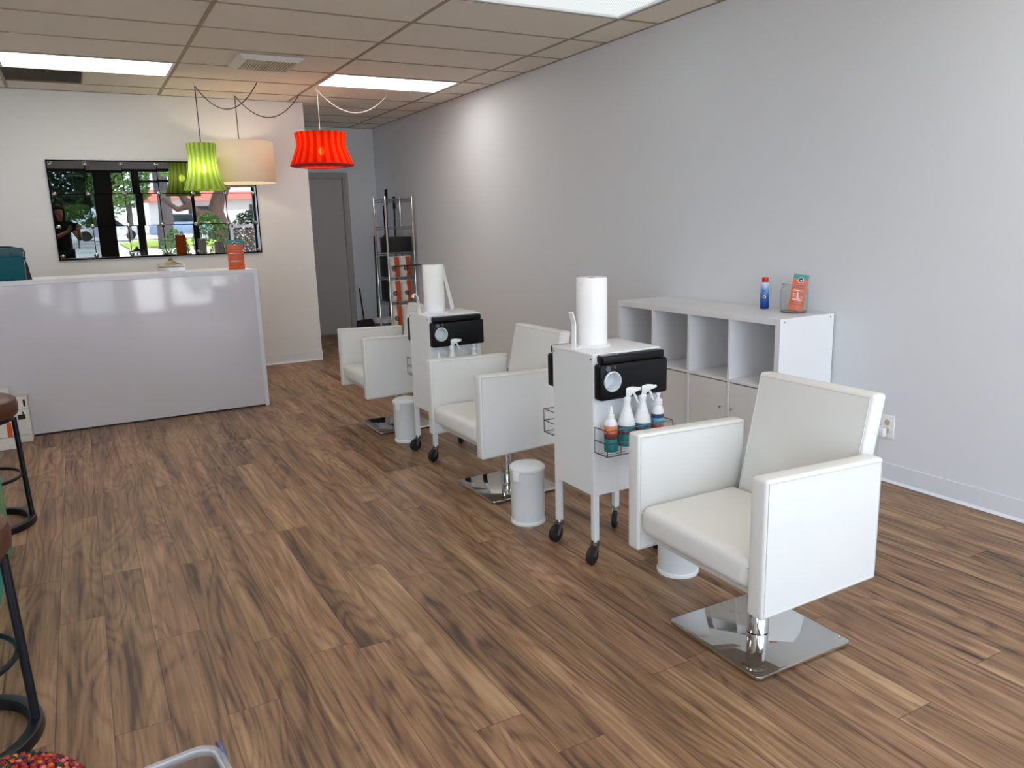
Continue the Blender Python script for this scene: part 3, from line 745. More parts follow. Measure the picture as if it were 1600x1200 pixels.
# ------------------------------------------------------------------ cubby cabinet
t = thing('cubby_cabinet', 'white cubby cabinet with four open cells over four doors, against the right wall', 'cabinet', (3.22, 2.872, 0))
D, LN, H = 0.422, 1.432, 0.872
b = MB()
b.b2((0, 0, 0), (D, 0.036, H), 0.0015, 1).b2((0, LN - 0.036, 0), (D, LN, H), 0.0015, 1)
b.b2((0.001, 0.036, H - 0.036), (D, LN - 0.036, H - 0.0005), 0.0015, 1)
pitch_ = (LN - 0.072 + 0.016) / 4
for k in (1, 2, 3):
    y = 0.036 + k * pitch_ - 0.016
    b.b2((0.002, y, 0.12), (D - 0.006, y + 0.016, H - 0.036))
b.b2((0.003, 0.036, 0.474), (D - 0.006, LN - 0.036, 0.49))
b.b2((0.002, 0.036, 0.085), (D, LN - 0.036, 0.12))
b.b2((0.03, 0.036, 0.0), (0.05, LN - 0.036, 0.085))
b.build('carcass', M_laminate, t, smooth=False)
MB().b2((D - 0.006, 0.036, 0.1), (D - 0.002, LN - 0.036, H - 0.036)).build('back_panel', mat('back_panel_laminate', rgb(240, 236, 226), 0.45), t, smooth=False)
for k in range(4):
    y0 = 0.036 + k * pitch_ + 0.003; y1 = 0.036 + (k + 1) * pitch_ - 0.016 - 0.003
    d = MB().b2((0.006, y0, 0.124), (0.022, y1, 0.466), 0.002, 1).build('door', M_door, t, smooth=False)
    ky = y0 + 0.035 if k % 2 else y1 - 0.035
    MB().lathe([(0.0, 0.022), (0.006, 0.022), (0.0065, 0.019), (0.0045, 0.012), (0.004, 0)], (0.006, ky, 0.318), 14, Matrix.Rotation(R(-90), 3, 'Y')).build('knob', M_chrome, d)
for x in (0.03, D - 0.03):
    MB().cyl((x, -0.001, H - 0.018), (x, 0.001, H - 0.018), 0.005, 12).build('screw_cap', mat('grey_caps', rgb(150, 150, 152), 0.5), t)

# things on the cabinet
CT = H
GC = grad_z('blue_can_print', [(0.0, rgb(8, 40, 110)), (0.03, rgb(12, 66, 150)), (0.075, rgb(40, 110, 190)), (0.115, rgb(120, 170, 220)), (0.15, rgb(206, 222, 238))], 0.25)
t = thing('spray_can', 'blue and white aerosol can with a red cap on the cubby cabinet', 'spray can', (3.545, 3.29, CT))
MB().lathe([(0, 0), (0.0245, 0), (0.0255, 0.003), (0.0255, 0.143), (0.0245, 0.149), (0.019, 0.157), (0.017, 0.158), (0, 0.158)], seg=32).build('body', GC, t)
MB().lathe([(0, 0.158), (0.0175, 0.158), (0.0185, 0.16), (0.0185, 0.183), (0.0175, 0.186), (0, 0.187)], seg=28).build('cap', M_red, t)
dl = Vector((-0.78, -0.62, 0)).normalized()
def disc_on(mb, c, nrm, r, seg=20, h=0.0006):
    nrm = Vector(nrm).normalized(); mb.tube([Vector(c), Vector(c) + nrm * h], [r, r], seg)
e = MB(); disc_on(e, (dl * 0.0252 + Vector((0, 0, 0.072))), dl, 0.0095); e.build('round_mark', M_white, t)
e = MB(); disc_on(e, (dl * 0.0258 + Vector((0, 0, 0.072))), dl, 0.0065); e.build('red_mark', M_red, t)
e = MB()
for k in range(4):
    for a in range(7):
        an = math.atan2(dl.y, dl.x) + (a - 4) * 0.13
        e.box((0.0257 * math.cos(an), 0.0257 * math.sin(an), 0.118 - k * 0.0075), (0.0006, 0.0036, 0.0032), rot=Matrix.Rotation(an, 3, 'Z'))
e.build('print', mat('can_text', rgb(30, 70, 130), 0.4), t)
JX, JY = 3.525, 3.055
t = thing('glass_jar', 'wide clear glass jar holding orange sachets on the cubby cabinet', 'jar', (JX, JY, CT))
jp = [(0, 0.0), (0.062, 0.0), (0.072, 0.006), (0.076, 0.02), (0.076, 0.118), (0.072, 0.134), (0.063, 0.144), (0.062, 0.149), (0.066, 0.153), (0.068, 0.158), (0.066, 0.162),
      (0.061, 0.16), (0.058, 0.15), (0.059, 0.142), (0.069, 0.131), (0.0725, 0.117), (0.0725, 0.02), (0.068, 0.01), (0, 0.009)]
MB().lathe(jp, seg=56).build('glass', M_jar, t)
MB().lathe([(0.064, 0.1575), (0.0683, 0.1575), (0.0683, 0.1605), (0.064, 0.1605)], seg=56, closed=True).build('rim', mat('glass_rim', rgb(150, 160, 160), 0.1), t)
MB().lathe([(0.058, 0.0005), (0.073, 0.0055), (0.073, 0.0075), (0.058, 0.003)], seg=56, closed=True).build('foot_ring', mat('glass_foot', rgb(96, 104, 104), 0.1), t)

def sachet(name, label, loc, M3, w, h, d, style, group=None, cat='sachet'):
    """stand-up pouch: local x across the front, -y to the viewer, z up"""
    t = thing(name, label, cat, loc, 0, group)
    t.rotation_euler = M3.to_euler()
    b = MB(); nz = 10; nx = 8
    def P(i, k, side):
        u = -1 + 2 * i / nx; v = k / nz
        fat = (1 - abs(u) ** 3) * (1 - v ** 2.2) * (0.55 + 0.45 * min(1, v * 6)) * d / 2 + 0.0012
        ww = w / 2 * (1 - 0.02 * math.sin(v * PI))
        return (u * ww, side * fat, v * h)
    for side in (-1, 1):
        for i in range(nx):
            for k in range(nz): b.quad([P(i, k, side), P(i + 1, k, side), P(i + 1, k + 1, side), P(i, k + 1, side)])
    for k in range(nz):
        for i in (0, nx): b.quad([P(i, k, -1), P(i, k + 1, -1), P(i, k + 1, 1), P(i, k, 1)])
    for i in range(nx):
        for k in (0, nz): b.quad([P(i, k, -1), P(i + 1, k, -1), P(i + 1, k, 1), P(i, k, 1)])
    bmesh.ops.remove_doubles(b.bm, verts=b.bm.verts[:], dist=0.0002)
    b.build('pouch', style['body'], t, ang=60)
    def patch(nm, x0, x1, z0, z1, m, lift=0.0008):
        q = MB(); ns, nh = 6, 6
        def F(a, c):
            x = x0 + (x1 - x0) * a / ns; z = z0 + (z1 - z0) * c / nh
            u, v = x / (w / 2), z / h
            fat = (1 - abs(max(-1, min(1, u))) ** 3) * (1 - v ** 2.2) * (0.55 + 0.45 * min(1, v * 6)) * d / 2 + 0.0012
            return (x, -fat - lift, z)
        for a in range(ns):
            for c in range(nh): q.quad([F(a, c), F(a + 1, c), F(a + 1, c + 1), F(a, c + 1)])
        bmesh.ops.remove_doubles(q.bm, verts=q.bm.verts[:], dist=0.00005)
        for a in range(ns):   # give the film a thickness
            pass
        return q.build(nm, m, t, ang=60)
    if style['kind'] == 'orange':
        patch('top_band', -w / 2 * 0.97, w / 2 * 0.97, h * 0.86, h * 0.995, M_teal)
        lg = MB(); lg.tube([(0, -0.006, h * 0.84), (0, -0.0075, h * 0.84)], [w * 0.2] * 2, 24); lg.build('logo_ring', M_white, t)
        lg = MB(); lg.tube([(0, -0.0072, h * 0.84), (0, -0.0086, h * 0.84)], [w * 0.165] * 2, 24); lg.build('logo', M_darkred, t)
        lg = MB(); lg.tube([(0.002, -0.0084, h * 0.825), (0.002, -0.0094, h * 0.825)], [w * 0.06] * 2, 14); lg.build('logo_spot', M_white, t)
        for k in range(9):
            z = h * (0.68 - k * 0.065); ww = w * (0.40 if k % 3 else 0.33)
            patch('text_line', -ww, ww * 0.95, z, z + h * 0.012, M_darkred if k not in (2, 6) else M_white, 0.0012)
    else:
        patch('orange_panel', 0.0, w * 0.44, h * 0.01, h * 0.97, mat('burnt_orange_film', rgb(196, 78, 26), 0.4))
        sp = MB(); pts = []
        for k in range(30):
            a = k * 0.42; r = w * (0.03 + 0.2 * k / 30)
            pts.append((-w * 0.06 + r * math.cos(a), -d / 2 * 0.9 - 0.004, h * 0.42 + r * math.sin(a)))
        sp.tube(pts, w * 0.034, 6); sp.build('swirl_logo', M_ink, t)
        patch('foil_edge', -w * 0.48, w * 0.48, h * 0.93, h * 0.99, M_white, 0.0006)
    return t
ST_or = {'kind': 'orange', 'body': M_orange}
ST_rk = {'kind': 'rack', 'body': M_card}
vw = math.atan2(JX, JY)                            # turned to the viewer
Mj = Matrix.Rotation(-vw + R(8), 3, 'Z') @ Matrix.Rotation(R(9), 3, 'Y') @ Matrix.Rotation(R(-8), 3, 'X')
g = 'orange sachets in the glass jar'
sachet('sachet', 'front orange sachet with a teal top leaning in the glass jar', (JX - 0.013, JY - 0.022, CT + 0.012), Mj, 0.083, 0.205, 0.012, ST_or, g)
Mj2 = Matrix.Rotation(-vw - R(12), 3, 'Z') @ Matrix.Rotation(R(6), 3, 'Y')
sachet('sachet', 'rear sachet with white sides standing behind in the glass jar', (JX + 0.026, JY + 0.022, CT + 0.012), Mj2, 0.075, 0.2, 0.014, {'kind': 'rack', 'body': M_white}, g)

# ------------------------------------------------------------------ outlet and adapter
t = thing('wall_outlet', 'white double wall outlet on the right wall above the baseboard', 'outlet', (XR, 2.505, 0.30))
MB().b2((-0.006, -0.04, -0.062), (0, 0.04, 0.062), 0.003, 2).build('cover_plate', M_whiteplastic, t)
for z in (0.022, -0.022):
    s = MB().lathe([(0, 0.0015), (0.0165, 0.0015), (0.0175, 0.0)], (-0.006, 0, z), 24, Matrix.Rotation(R(-90), 3, 'Y')).build('socket', mat('ivory_socket', rgb(206, 196, 160), 0.4), t)
    MB().b2((-0.0082, -0.0075, z - 0.001), (-0.0074, -0.0055, z + 0.009)).b2((-0.0082, 0.0055, z - 0.001), (-0.0074, 0.0075, z + 0.009)).cyl((-0.0082, 0, z - 0.008), (-0.0074, 0, z - 0.008), 0.0025, 10).build('slots', M_ink, s)
t = thing('power_adapter', 'white plug adapter in the lower socket of the wall outlet', 'adapter', (XR - 0.0085, 2.515, 0.272))
MB().b2((-0.03, -0.012, -0.028), (0.0, 0.032, 0.022), 0.005, 2).build('plug_body', M_whiteplastic, t)
MB().tube([(-0.02, 0.016, -0.028), (-0.021, 0.018, -0.06), (-0.012, 0.022, -0.1), (-0.006, 0.024, -0.16), (-0.004, 0.025, -0.265)], 0.0022, 6).build('cord', M_cordwhite, t)

# ------------------------------------------------------------------ reception desk
DX, DY = 1.243, 6.43
t = thing('reception_desk', 'long reception desk with a glossy grey front panel and white edge trim', 'desk', (0, DY, 0))
MB().b2((-1.7, 0.0, 0.012), (DX - 0.03, 0.02, 1.085)).build('front_panel', M_desk, t, smooth=False)
MB().b2((-1.7, -0.006, 1.085), (DX, 0.03, 1.118), 0.002, 1).b2((DX - 0.032, -0.006, 0.0), (DX, 0.03, 1.085), 0.002, 1).build('edge_trim', M_aluminium, t, smooth=False)
MB().b2((-1.7, 0.03, 1.08), (DX, 0.62, 1.112), 0.002, 1).build('worktop', M_laminate, t, smooth=False)
MB().b2((DX - 0.032, 0.03, 0), (DX, 0.6, 1.08)).b2((-1.7, 0.02, 0), (-1.668, 0.6, 1.08)).build('side_panel', M_laminate, t, smooth=False)
MB().b2((-1.7, 0.004, 0.0), (DX - 0.032, 0.016, 0.012)).build('toe_shadow', M_ink, t, smooth=False)  # black strip standing in for the shadow line along the desk foot
DT = 1.112
# handbag
t = thing('handbag', 'teal leather box handbag with a black tassel on the reception desk', 'handbag', (-0.487, 6.56, DT + 0.0005), R(-2))
MB().b2((-0.15, -0.055, 0), (0.15, 0.055, 0.225), 0.008, 3).build('body', M_tealleather, t)
MB().b2((-0.153, -0.061, 0.17), (0.153, 0.06, 0.232), 0.006, 2).build('flap', mat('teal_leather_flap', rgb(0, 74, 84), 0.42, bump=0.1, bscale=220), t)
MB().cyl((0.09, -0.062, 0.19), (0.09, -0.067, 0.19), 0.009, 14).build('stud', M_ink, t)
MB().b2((-0.06, -0.057, 0.022), (0.0, -0.0555, 0.03)).build('name_plate', M_ink, t, smooth=False)
MB().tube(arc_pts((0, 0.0, 0.215), 0.13, 10, 170, 16, 'xz')[:0] + [(-0.12, 0, 0.228), (-0.08, 0, 0.238), (0, 0, 0.241), (0.08, 0, 0.238), (0.12, 0, 0.228)], 0.006, 8).build('handle', M_ink, t)
s = MB().tube([(0.152, -0.02, 0.22), (0.166, -0.022, 0.205), (0.162, -0.024, 0.165), (0.158, -0.024, 0.155), (0.166, -0.026, 0.12)], 0.004, 8)
s.lathe([(0, 0.035), (0.008, 0.034), (0.009, 0.022), (0.007, 0.018), (0, 0.018)], (0.16, -0.024, 0.13), 14)
s.build('strap', M_ink, t)
s = MB()
for k in range(16):
    a = k * 2.4; r = 0.003 + 0.008 * (k / 16)
    s.tube([(0.166 + r * 0.5 * math.cos(a), -0.026 + r * 0.5 * math.sin(a), 0.122), (0.168 + r * math.cos(a), -0.026 + r * math.sin(a), 0.06), (0.172 + 1.5 * r * math.cos(a), -0.026 + 1.5 * r * math.sin(a), 0.006)], 0.0032, 6)
s.build('tassel', M_ink, t)
# clear clipboard with chrome clip, standing on the desk
t = thing('clipboard', 'clear clipboard with an ornate brass-grey clip standing on the reception desk', 'clipboard', (0.632, 6.60, DT), R(-2))
mt = mat('aged_clip_metal', rgb(150, 138, 112), 0.22, metal=1.0)
MB().b2((-0.098, -0.0015, 0.0), (0.098, 0.0015, 0.075), 0.001, 1).build('board', M_acrylic, t, smooth=False)
c = MB()
c.prism([(-0.092, 0.056), (0.092, 0.056), (0.082, 0.066), (0.05, 0.074), (0.022, 0.092), (-0.022, 0.092), (-0.05, 0.074), (-0.082, 0.066)], 'y', -0.018, 0.012, 0.003, 2)
c.cyl((-0.095, -0.012, 0.046), (0.095, -0.012, 0.046), 0.004, 10)
cl = c.build('clip', mt, t)
k = MB()
for a in range(7):
    k.lathe([(0, 0.008), (0.006, 0.006), (0.008, 0), (0.006, -0.006), (0, -0.008)], (0.012 * math.cos(a * 0.9), -0.004, 0.103 + 0.009 * math.sin(a * 0.9)), 10)
k.lathe([(0, 0.01), (0.008, 0.006), (0.01, 0), (0.008, -0.006), (0, -0.01)], (0, -0.006, 0.103), 12)
k.build('rosette', mt, cl)
MB().b2((-0.012, 0.002, 0.0), (0.004, 0.006, 0.05)).build('stand', M_whiteplastic, t, smooth=False)
sachet('product_bag', 'orange product bag with a teal folded top at the right end of the desk', (1.116, 6.58, DT), Matrix.Rotation(R(-10), 3, 'Z'), 0.125, 0.235, 0.05, ST_or, cat='bag')

# ------------------------------------------------------------------ wall mirror of eighteen tiles
MX0, MX1, MZ0, MZ1 = -0.141, 1.687, 1.203, 2.096
t = thing('wall_mirror', 'wide mirror of eighteen square tiles with rosettes on the back wall', 'mirror', (0, YB - 0.012, MZ0))
t.rotation_euler = (R(0.76), 0, 0)
hh = MZ1 - MZ0
MB().b2((MX0 - 0.008, -0.008, -0.008), (MX1 + 0.008, -0.0, hh + 0.008)).build('backing_board', mat('matte_black_board', rgb(8, 8, 9), 0.9, spec=0.1), t, smooth=False)
tw, tz = (MX1 - MX0) / 6, hh / 3
for i in range(6):
    for j in range(3):
        o = MB().b2((-tw / 2 + 0.0036, -0.004, -tz / 2 + 0.0036), (tw / 2 - 0.0036, 0.0, tz / 2 - 0.0036)).build('mirror_tile', M_mirror, t, smooth=False)
        o.location = (MX0 + (i + 0.5) * tw, -0.0092, (j + 0.5) * tz)
        o.rotation_euler = (R(rnd.uniform(-.07, .07)), 0, R(rnd.uniform(-.07, .07)))
rm = mat('rosette_silver', rgb(176, 176, 178), 0.18, metal=1.0)
proto = None
for i in range(7):
    for j in range(4):
        x = min(max(MX0 + i * tw, MX0 + 0.026), MX1 - 0.026); z = min(max(j * tz, 0.026), hh - 0.026)
        if proto is None:
            proto = MB().lathe([(0.0, 0.011), (0.005, 0.0105), (0.0065, 0.006), (0.009, 0.005), (0.014, 0.0105), (0.0195, 0.008), (0.0215, 0.0)], (0, 0, 0), 18, Matrix.Rotation(R(90), 3, 'X')).build('rosette', rm, t)
            o = proto
        else:
            o = proto.copy(); COL.objects.link(o); o.parent = t
        o.location = (x, -0.0135, z)

# ------------------------------------------------------------------ pendant lamps
def catenary(a, b, sag, n=18):
    a, b = Vector(a), Vector(b)
    return [a.lerp(b, k / n) - Vector((0, 0, sag * 4 * (k / n) * (1 - k / n))) for k in range(n + 1)]
def hook(mb):
    mb.cyl((0, 0, 0.0), (0, 0, -0.012), 0.004, 8)
    mb.tube([(0, 0, -0.01)] + arc_pts((0, 0, -0.026), 0.012, 90, 380, 14, 'xz'), 0.0025, 6)
def lamp(label, loc, drop_top, prof, mshade, cord_end, sag, mcord, watts, bulb_z, col, rim=None):
    t = thing('pendant_lamp', label, 'lamp', loc, 0, 'pendant lamps over the reception desk')
    h = MB(); hook(h); h.build('ceiling_hook', M_whitemetal, t)
    zt = drop_top - loc[2]
    c = MB().tube([(0, 0, -0.034), (0, 0, zt + 0.01)], 0.0042, 8).tube(catenary((0.002, 0, -0.036), Vector(cord_end) - Vector(loc), sag), 0.0042, 8)
    c.build('cord', mcord, t)
    s = MB().lathe([(r, z - loc[2]) for r, z in prof], seg=64)
    sh = s.build('shade', mshade, t, ang=50)
    f = MB()
    rt = prof[0][0] if rim is None else rim
    for a in (0, 120, 240): f.cyl((0, 0, zt - 0.012), (rt * math.cos(R(a)), rt * math.sin(R(a)), zt - 0.012), 0.002, 6)
    f.lathe([(0, 0.0), (0.018, 0), (0.02, -0.01), (0.02, -0.07), (0, -0.07)], (0, 0, bulb_z + 0.11 - loc[2]), 16)
    f.cyl((0, 0, zt), (0, 0, bulb_z + 0.1 - loc[2]), 0.004, 8)
    f.build('socket', M_whitemetal, t)
    MB().lathe([(0, -0.032), (0.016, -0.028), (0.028, -0.012), (0.03, 0.002), (0.024, 0.02), (0.014, 0.036), (0.013, 0.042)], (0, 0, bulb_z - loc[2]), 20).build('bulb', emit('bulb_%d' % len(MATS), col + (1,), watts), t)
    return t
Mg = stripe_shade('green_striped_fabric', rgb(150, 176, 4), rgb(174, 202, 148), 18, 0.55)
Mr = stripe_shade('red_striped_fabric', rgb(228, 30, 14), rgb(246, 70, 24), 22, 0.45)
Mw = stripe_shade('white_linen_fabric', rgb(238, 228, 213), rgb(238, 228, 213), 60, 0.35, 0.02)
HG, HW, HR = (1.084, 7.591, ZC), (1.492, 8.005, ZC), (2.129, 7.455, ZC)
gz0, gz1 = 1.79, 2.19
pg = []
for k in range(15):
    v = k / 14; pg.append((0.127 - 0.012 * math.sin(v * PI * 0.9) + 0.062 * v ** 2.6, gz1 + (gz0 - gz1) * v))
pg += [(0.170, gz0 - 0.004), (0.16, gz0 - 0.002)]
lamp('green and white striped flared pendant lamp, leftmost of three', HG, gz1, pg, Mg, (1.586, 7.41, ZC), 0.21, M_cordblack, 26, 1.97, (1, 0.85, 0.5), 0.12)
wz0, wz1 = 1.872, 2.25
pw = [(0.30, wz1), (0.309, wz1), (0.311, wz1 - 0.004), (0.313, wz0 + 0.004), (0.312, wz0), (0.308, wz0), (0.306, wz1 - 0.006)]
lamp('cream white drum pendant lamp behind the green one', HW, wz1, pw, Mw, (2.097, 7.99, ZC), 0.2, M_cordblack, 60, 2.06, (1, 0.86, 0.62), 0.3)
rz0, rz1 = 2.012, 2.297
pr = []
for k in range(13):
    v = k / 12; pr.append((0.237 - 0.012 * math.sin(min(1, v * 1.4) * PI) + 0.058 * v ** 3, rz1 + (rz0 - rz1) * v))
lr = lamp('red and orange striped pendant lamp, rightmost of three', HR, rz1, pr, Mr, (2.885, 7.601, ZC), 0.19, M_cordwhite, 26, 2.13, (1, 0.75, 0.45), 0.23)
MB().lathe([(r, z - ZC) for r, z in ((0.2905, rz0 + 0.004), (0.297, rz0 - 0.006), (0.285, rz0 - 0.018), (0.212, rz0 - 0.026), (0.206, rz0 - 0.018), (0.28, rz0 - 0.006))], seg=64, closed=True).build('bottom_cuff', mat('red_fabric_cuff', rgb(206, 44, 22), 0.8), lr, ang=50)

# ------------------------------------------------------------------ tall wire rack in the corner
RX0, RX1, RY0, RY1, RH = 3.262, 3.602, 8.92, 9.32, 1.772
t = thing('wire_rack', 'tall narrow chrome wire rack in the far right corner', 'rack', ((RX0 + RX1) / 2, (RY0 + RY1) / 2, 0))
wx, wy = (RX1 - RX0) / 2, (RY1 - RY0) / 2
for sx in (-1, 1):
    for sy in (-1, 1):
        MB().lathe([(0, 0.0), (0.012, 0.0), (0.014, 0.01), (0.0125, 0.014), (0.0125, RH), (0.010, RH + 0.006), (0, RH + 0.007)], (sx * wx, sy * wy, 0), 16).build('post', M_chrome, t)
SHZ = [0.20, 0.515, 0.815, 1.115, 1.42, 1.745]
for z in SHZ:
    s = MB()
    for zz in (z, z - 0.028):
        s.tube([(-wx, -wy, zz), (wx, -wy, zz), (wx, wy, zz), (-wx, wy, zz)], 0.0042, 8, closed=True)
    for k in range(1, 10):
        x = -wx + 2 * wx * k / 10; s.cyl((x, -wy, z + 0.001), (x, wy, z + 0.001), 0.0024, 6)
    for k in range(8):   # truss zigzag on the edges
        a = -wx + 2 * wx * k / 8; b_ = a + wx / 4
        for yy in (-wy, wy): s.cyl((a, yy, z if k % 2 else z - 0.028), (b_, yy, z - 0.028 if k % 2 else z), 0.0022, 6)
    s.build('shelf', M_steel, t)
RC = ((RX0 + RX1) / 2, (RY0 + RY1) / 2)
tag(MB().b2((RX0 + 0.03, RY0 + 0.02, 1.119), (RX1 - 0.02, RY1 - 0.06, 1.30), 0.006, 2).build('storage_box', M_dark), 'black box on the third shelf of the wire rack', 'box', 'black boxes on the wire rack')
for z0, z1, w_ in ((0.819, 1.07, 'fourth'), (0.519, 0.77, 'fifth')):
    tag(MB().b2((RX0 + 0.02, RY0 + 0.17, z0), (RX0 + 0.135, RY1 - 0.03, z1), 0.006, 2).build('storage_box', M_dark), 'black box behind the white and orange bags on the %s rack shelf' % w_, 'box', 'black boxes on the wire rack')
g = 'white and orange bags on the wire rack'
for z, nm, hh_ in ((0.8195, 'upper', 0.25), (0.5195, 'middle', 0.26), (0.2045, 'lowest', 0.28)):
    for k, (px, sd) in enumerate(((RX0 + 0.092, 'left'), (RX0 + 0.242, 'right'))):
        sachet('coffee_bag' if False else 'product_bag', '%s white and orange bag on the %s stocked rack shelf' % (sd, nm), (px, RY0 + 0.065 + 0.01 * k, z), Matrix.Rotation(R(-8 + 6 * k), 3, 'Z'), 0.142, hh_, 0.09, ST_rk, g, 'bag')
t = thing('towel_bar', 'dark bar hooked across the front of the wire rack', 'bar', (RX0 + 0.05, RY0 - 0.03, 0.955))
MB().tube([(-0.01, 0.0, 0), (0.33, -0.02, 0.008)], 0.007, 8).tube([(-0.01, -0.03, -0.004), (0.33, -0.05, 0.004)], 0.006, 8).build('rods', mat('dark_brown_metal', rgb(56, 46, 44), 0.4), t)
MB().tube([(-0.01, -0.03, -0.004), (-0.03, -0.015, 0.0), (-0.01, 0.0, 0)], 0.006, 8).tube([(0.33, -0.05, 0.004), (0.35, -0.035, 0.006), (0.33, -0.02, 0.008)], 0.006, 8).cyl((-0.0, 0.0, 0.0), (-0.036, 0.015, 0.005), 0.005, 8).build('end_loops', M_steel, t)

# cleaning tools leaning in the corner
def pole_tool(name, label, foot, top, r, head, mhead, cat, hr=0.0, grip=0.12):
    t = thing(name, label, cat, foot, 0, 'cleaning tools in the far corner')
    d = Vector(top) - Vector(foot); L_ = d.length; dn = d.normalized()
    MB().tube([dn * 0.06, dn * (L_ - grip)], r, 10).build('pole', mat('tool_pole', rgb(28, 30, 36), 0.35), t)
    MB().tube([dn * (L_ - grip), dn * (L_ - grip + 0.01), dn * (L_ - 0.01), dn * L_], [r, r * 1.5, r * 1.5, r], 10).build('grip', M_black, t)
    h = MB()
    head(h); h.build('head', mhead, t)
    return t
def broom_head(h):
    h.prism([(-0.06, 0.10), (0.06, 0.10), (0.16, 0.0), (-0.16, 0.0)], 'y', -0.02, 0.02, 0.004, 1)
def mop_head(h):
    for k in range(26):
        a = k * 2.399; r = 0.012 + 0.05 * k / 26
        h.tube([(0.01 * math.cos(a), 0.01 * math.sin(a), 0.11), (r * math.cos(a), r * math.sin(a), 0.07), (1.2 * r * math.cos(a), 1.2 * r * math.sin(a), 0.005)], 0.007, 6)
pole_tool('broom', 'dark broom leaning in the corner left of the wire rack', (3.36, 9.72, 0), (3.56, 10.22, 1.30), 0.011, broom_head, mat('broom_bristle', rgb(30, 34, 46), 0.8), 'broom')
pole_tool('mop', 'tall black-handled mop behind the wire rack', (3.49, 9.62, 0), (3.60, 9.78, 1.90), 0.0125, mop_head, mat('mop_yarn', rgb(70, 70, 74), 0.9), 'mop', grip=0.2)
pole_tool('dust_mop', 'second black-handled mop standing behind the wire rack', (3.56, 9.50, 0), (3.615, 9.55, 1.80), 0.0115, lambda h: h.b2((-0.05, -0.04, 0.0), (0.05, 0.04, 0.06), 0.01, 2), mat('mop_pad', rgb(60, 62, 68), 0.9), 'mop', grip=0.16)
t = thing('squeegee', 'black squeegee hung on the wall side behind the rack', 'squeegee', (3.615, 9.95, 1.28))
MB().cyl((0, 0, 0.05), (0, 0, 0.42), 0.009, 10).build('handle', M_black, t)
MB().b2((-0.012, -0.07, 0.0), (0.012, 0.07, 0.03), 0.004, 1).prism([(-0.03, 0.03), (0.03, 0.03), (0.01, 0.06), (-0.01, 0.06)], 'x', -0.008, 0.008).build('blade', M_rubber, t)
MB().b2((0.0, -0.01, 0.38), (0.035, 0.01, 0.40)).build('wall_hook', M_steel, t, smooth=False)
t = thing('cleaning_bucket', 'white plastic bucket on the floor left of the wire rack', 'bucket', (3.37, 9.46, 0))
MB().lathe([(0, 0), (0.10, 0), (0.105, 0.005), (0.13, 0.26), (0.137, 0.262), (0.137, 0.278), (0.128, 0.278), (0.10, 0.012), (0, 0.012)], seg=36).build('pail', M_whiteplastic, t)
MB().lathe([(0.1195, 0.14), (0.121, 0.14), (0.129, 0.22), (0.1275, 0.22)], seg=36, closed=True).build('printed_band', mat('bucket_print', rgb(90, 92, 110), 0.5), t)
MB().tube(arc_pts((0, 0, 0.255), 0.134, -160, -20, 16, 'xz'), 0.003, 6).build('bail', M_steel, t)
t = thing('dustpan', 'dark upright dustpan between the bucket and the far wall', 'dustpan', (3.33, 10.08, 0), R(20))
MB().hexa([(-0.14, -0.1, 0), (0.14, -0.1, 0), (0.14, 0.08, 0), (-0.14, 0.08, 0), (-0.14, -0.09, 0.02), (0.14, -0.09, 0.02), (0.13, 0.06, 0.2), (-0.13, 0.06, 0.2)], 0.006, 2).build('pan', mat('dustpan_dark', rgb(36, 40, 48), 0.5), t)
MB().cyl((0, 0.06, 0.18), (0, 0.12, 0.62), 0.01, 10).build('handle', M_black, t)

# ------------------------------------------------------------------ stools, painted counter, boxes at the left edge
def make_stool(label, loc, rz):
    t = thing('bar_stool', label, 'stool', loc, rz, 'low round stools at the painted counter')
    MB().lathe([(0, 0.555), (0.196, 0.555), (0.21, 0.56), (0.218, 0.575), (0.22, 0.61), (0.214, 0.636), (0.194, 0.65), (0.12, 0.656), (0, 0.657)], seg=48).build('seat', M_brownseat, t)
    MB().lathe([(0.0, 0.535), (0.195, 0.535), (0.195, 0.555), (0.0, 0.555)], seg=40).build('seat_pan', M_stoolmetal, t)
    for k in range(4):
        a = PI / 2 * k
        MB().tube([(0.192 * math.cos(a), 0.192 * math.sin(a), 0.54), (0.205 * math.cos(a), 0.205 * math.sin(a), 0.012)], 0.0125, 12).build('leg', M_stoolmetal, t)
    MB().tube(arc_pts((0, 0, 0.25), 0.188, 0, 360, 40)[:-1], 0.0085, 10, closed=True).build('foot_ring', M_stoolmetal, t)
    MB().lathe([(0.185, 0.0), (0.224, 0.0), (0.225, 0.004), (0.222, 0.03), (0.217, 0.032), (0.190, 0.032), (0.185, 0.028)], seg=48, closed=True).build('floor_ring', M_stoolmetal, t)
    return t
stool = make_stool('round brown-seated black stool nearest the camera at the left edge', (-0.475, 2.46, 0), R(0))
dup(stool, (-0.565, 4.45, 0), R(0), 'round brown-seated black stool in front of the white boxes')
t = thing('painted_counter', 'distressed teal and green painted counter between the two stools', 'counter', (0, 0, 0))
MP = painted_wood()
MB().b2((-1.6, 2.78, 0.0), (-0.43, 4.10, 0.84), 0.004, 1).build('body', MP, t)
MB().b2((-1.64, 2.74, 0.84), (-0.42, 4.14, 0.88), 0.004, 1).build('top', mat('counter_top_wood', rgb(120, 92, 60), 0.5, var=0.2), t)
sachet('product_bag', 'white and orange bag cut by the left edge on the painted counter', (-0.478, 3.98, 0.8805), Matrix.Rotation(R(20), 3, 'Z'), 0.2, 0.26, 0.08, ST_rk, cat='bag')
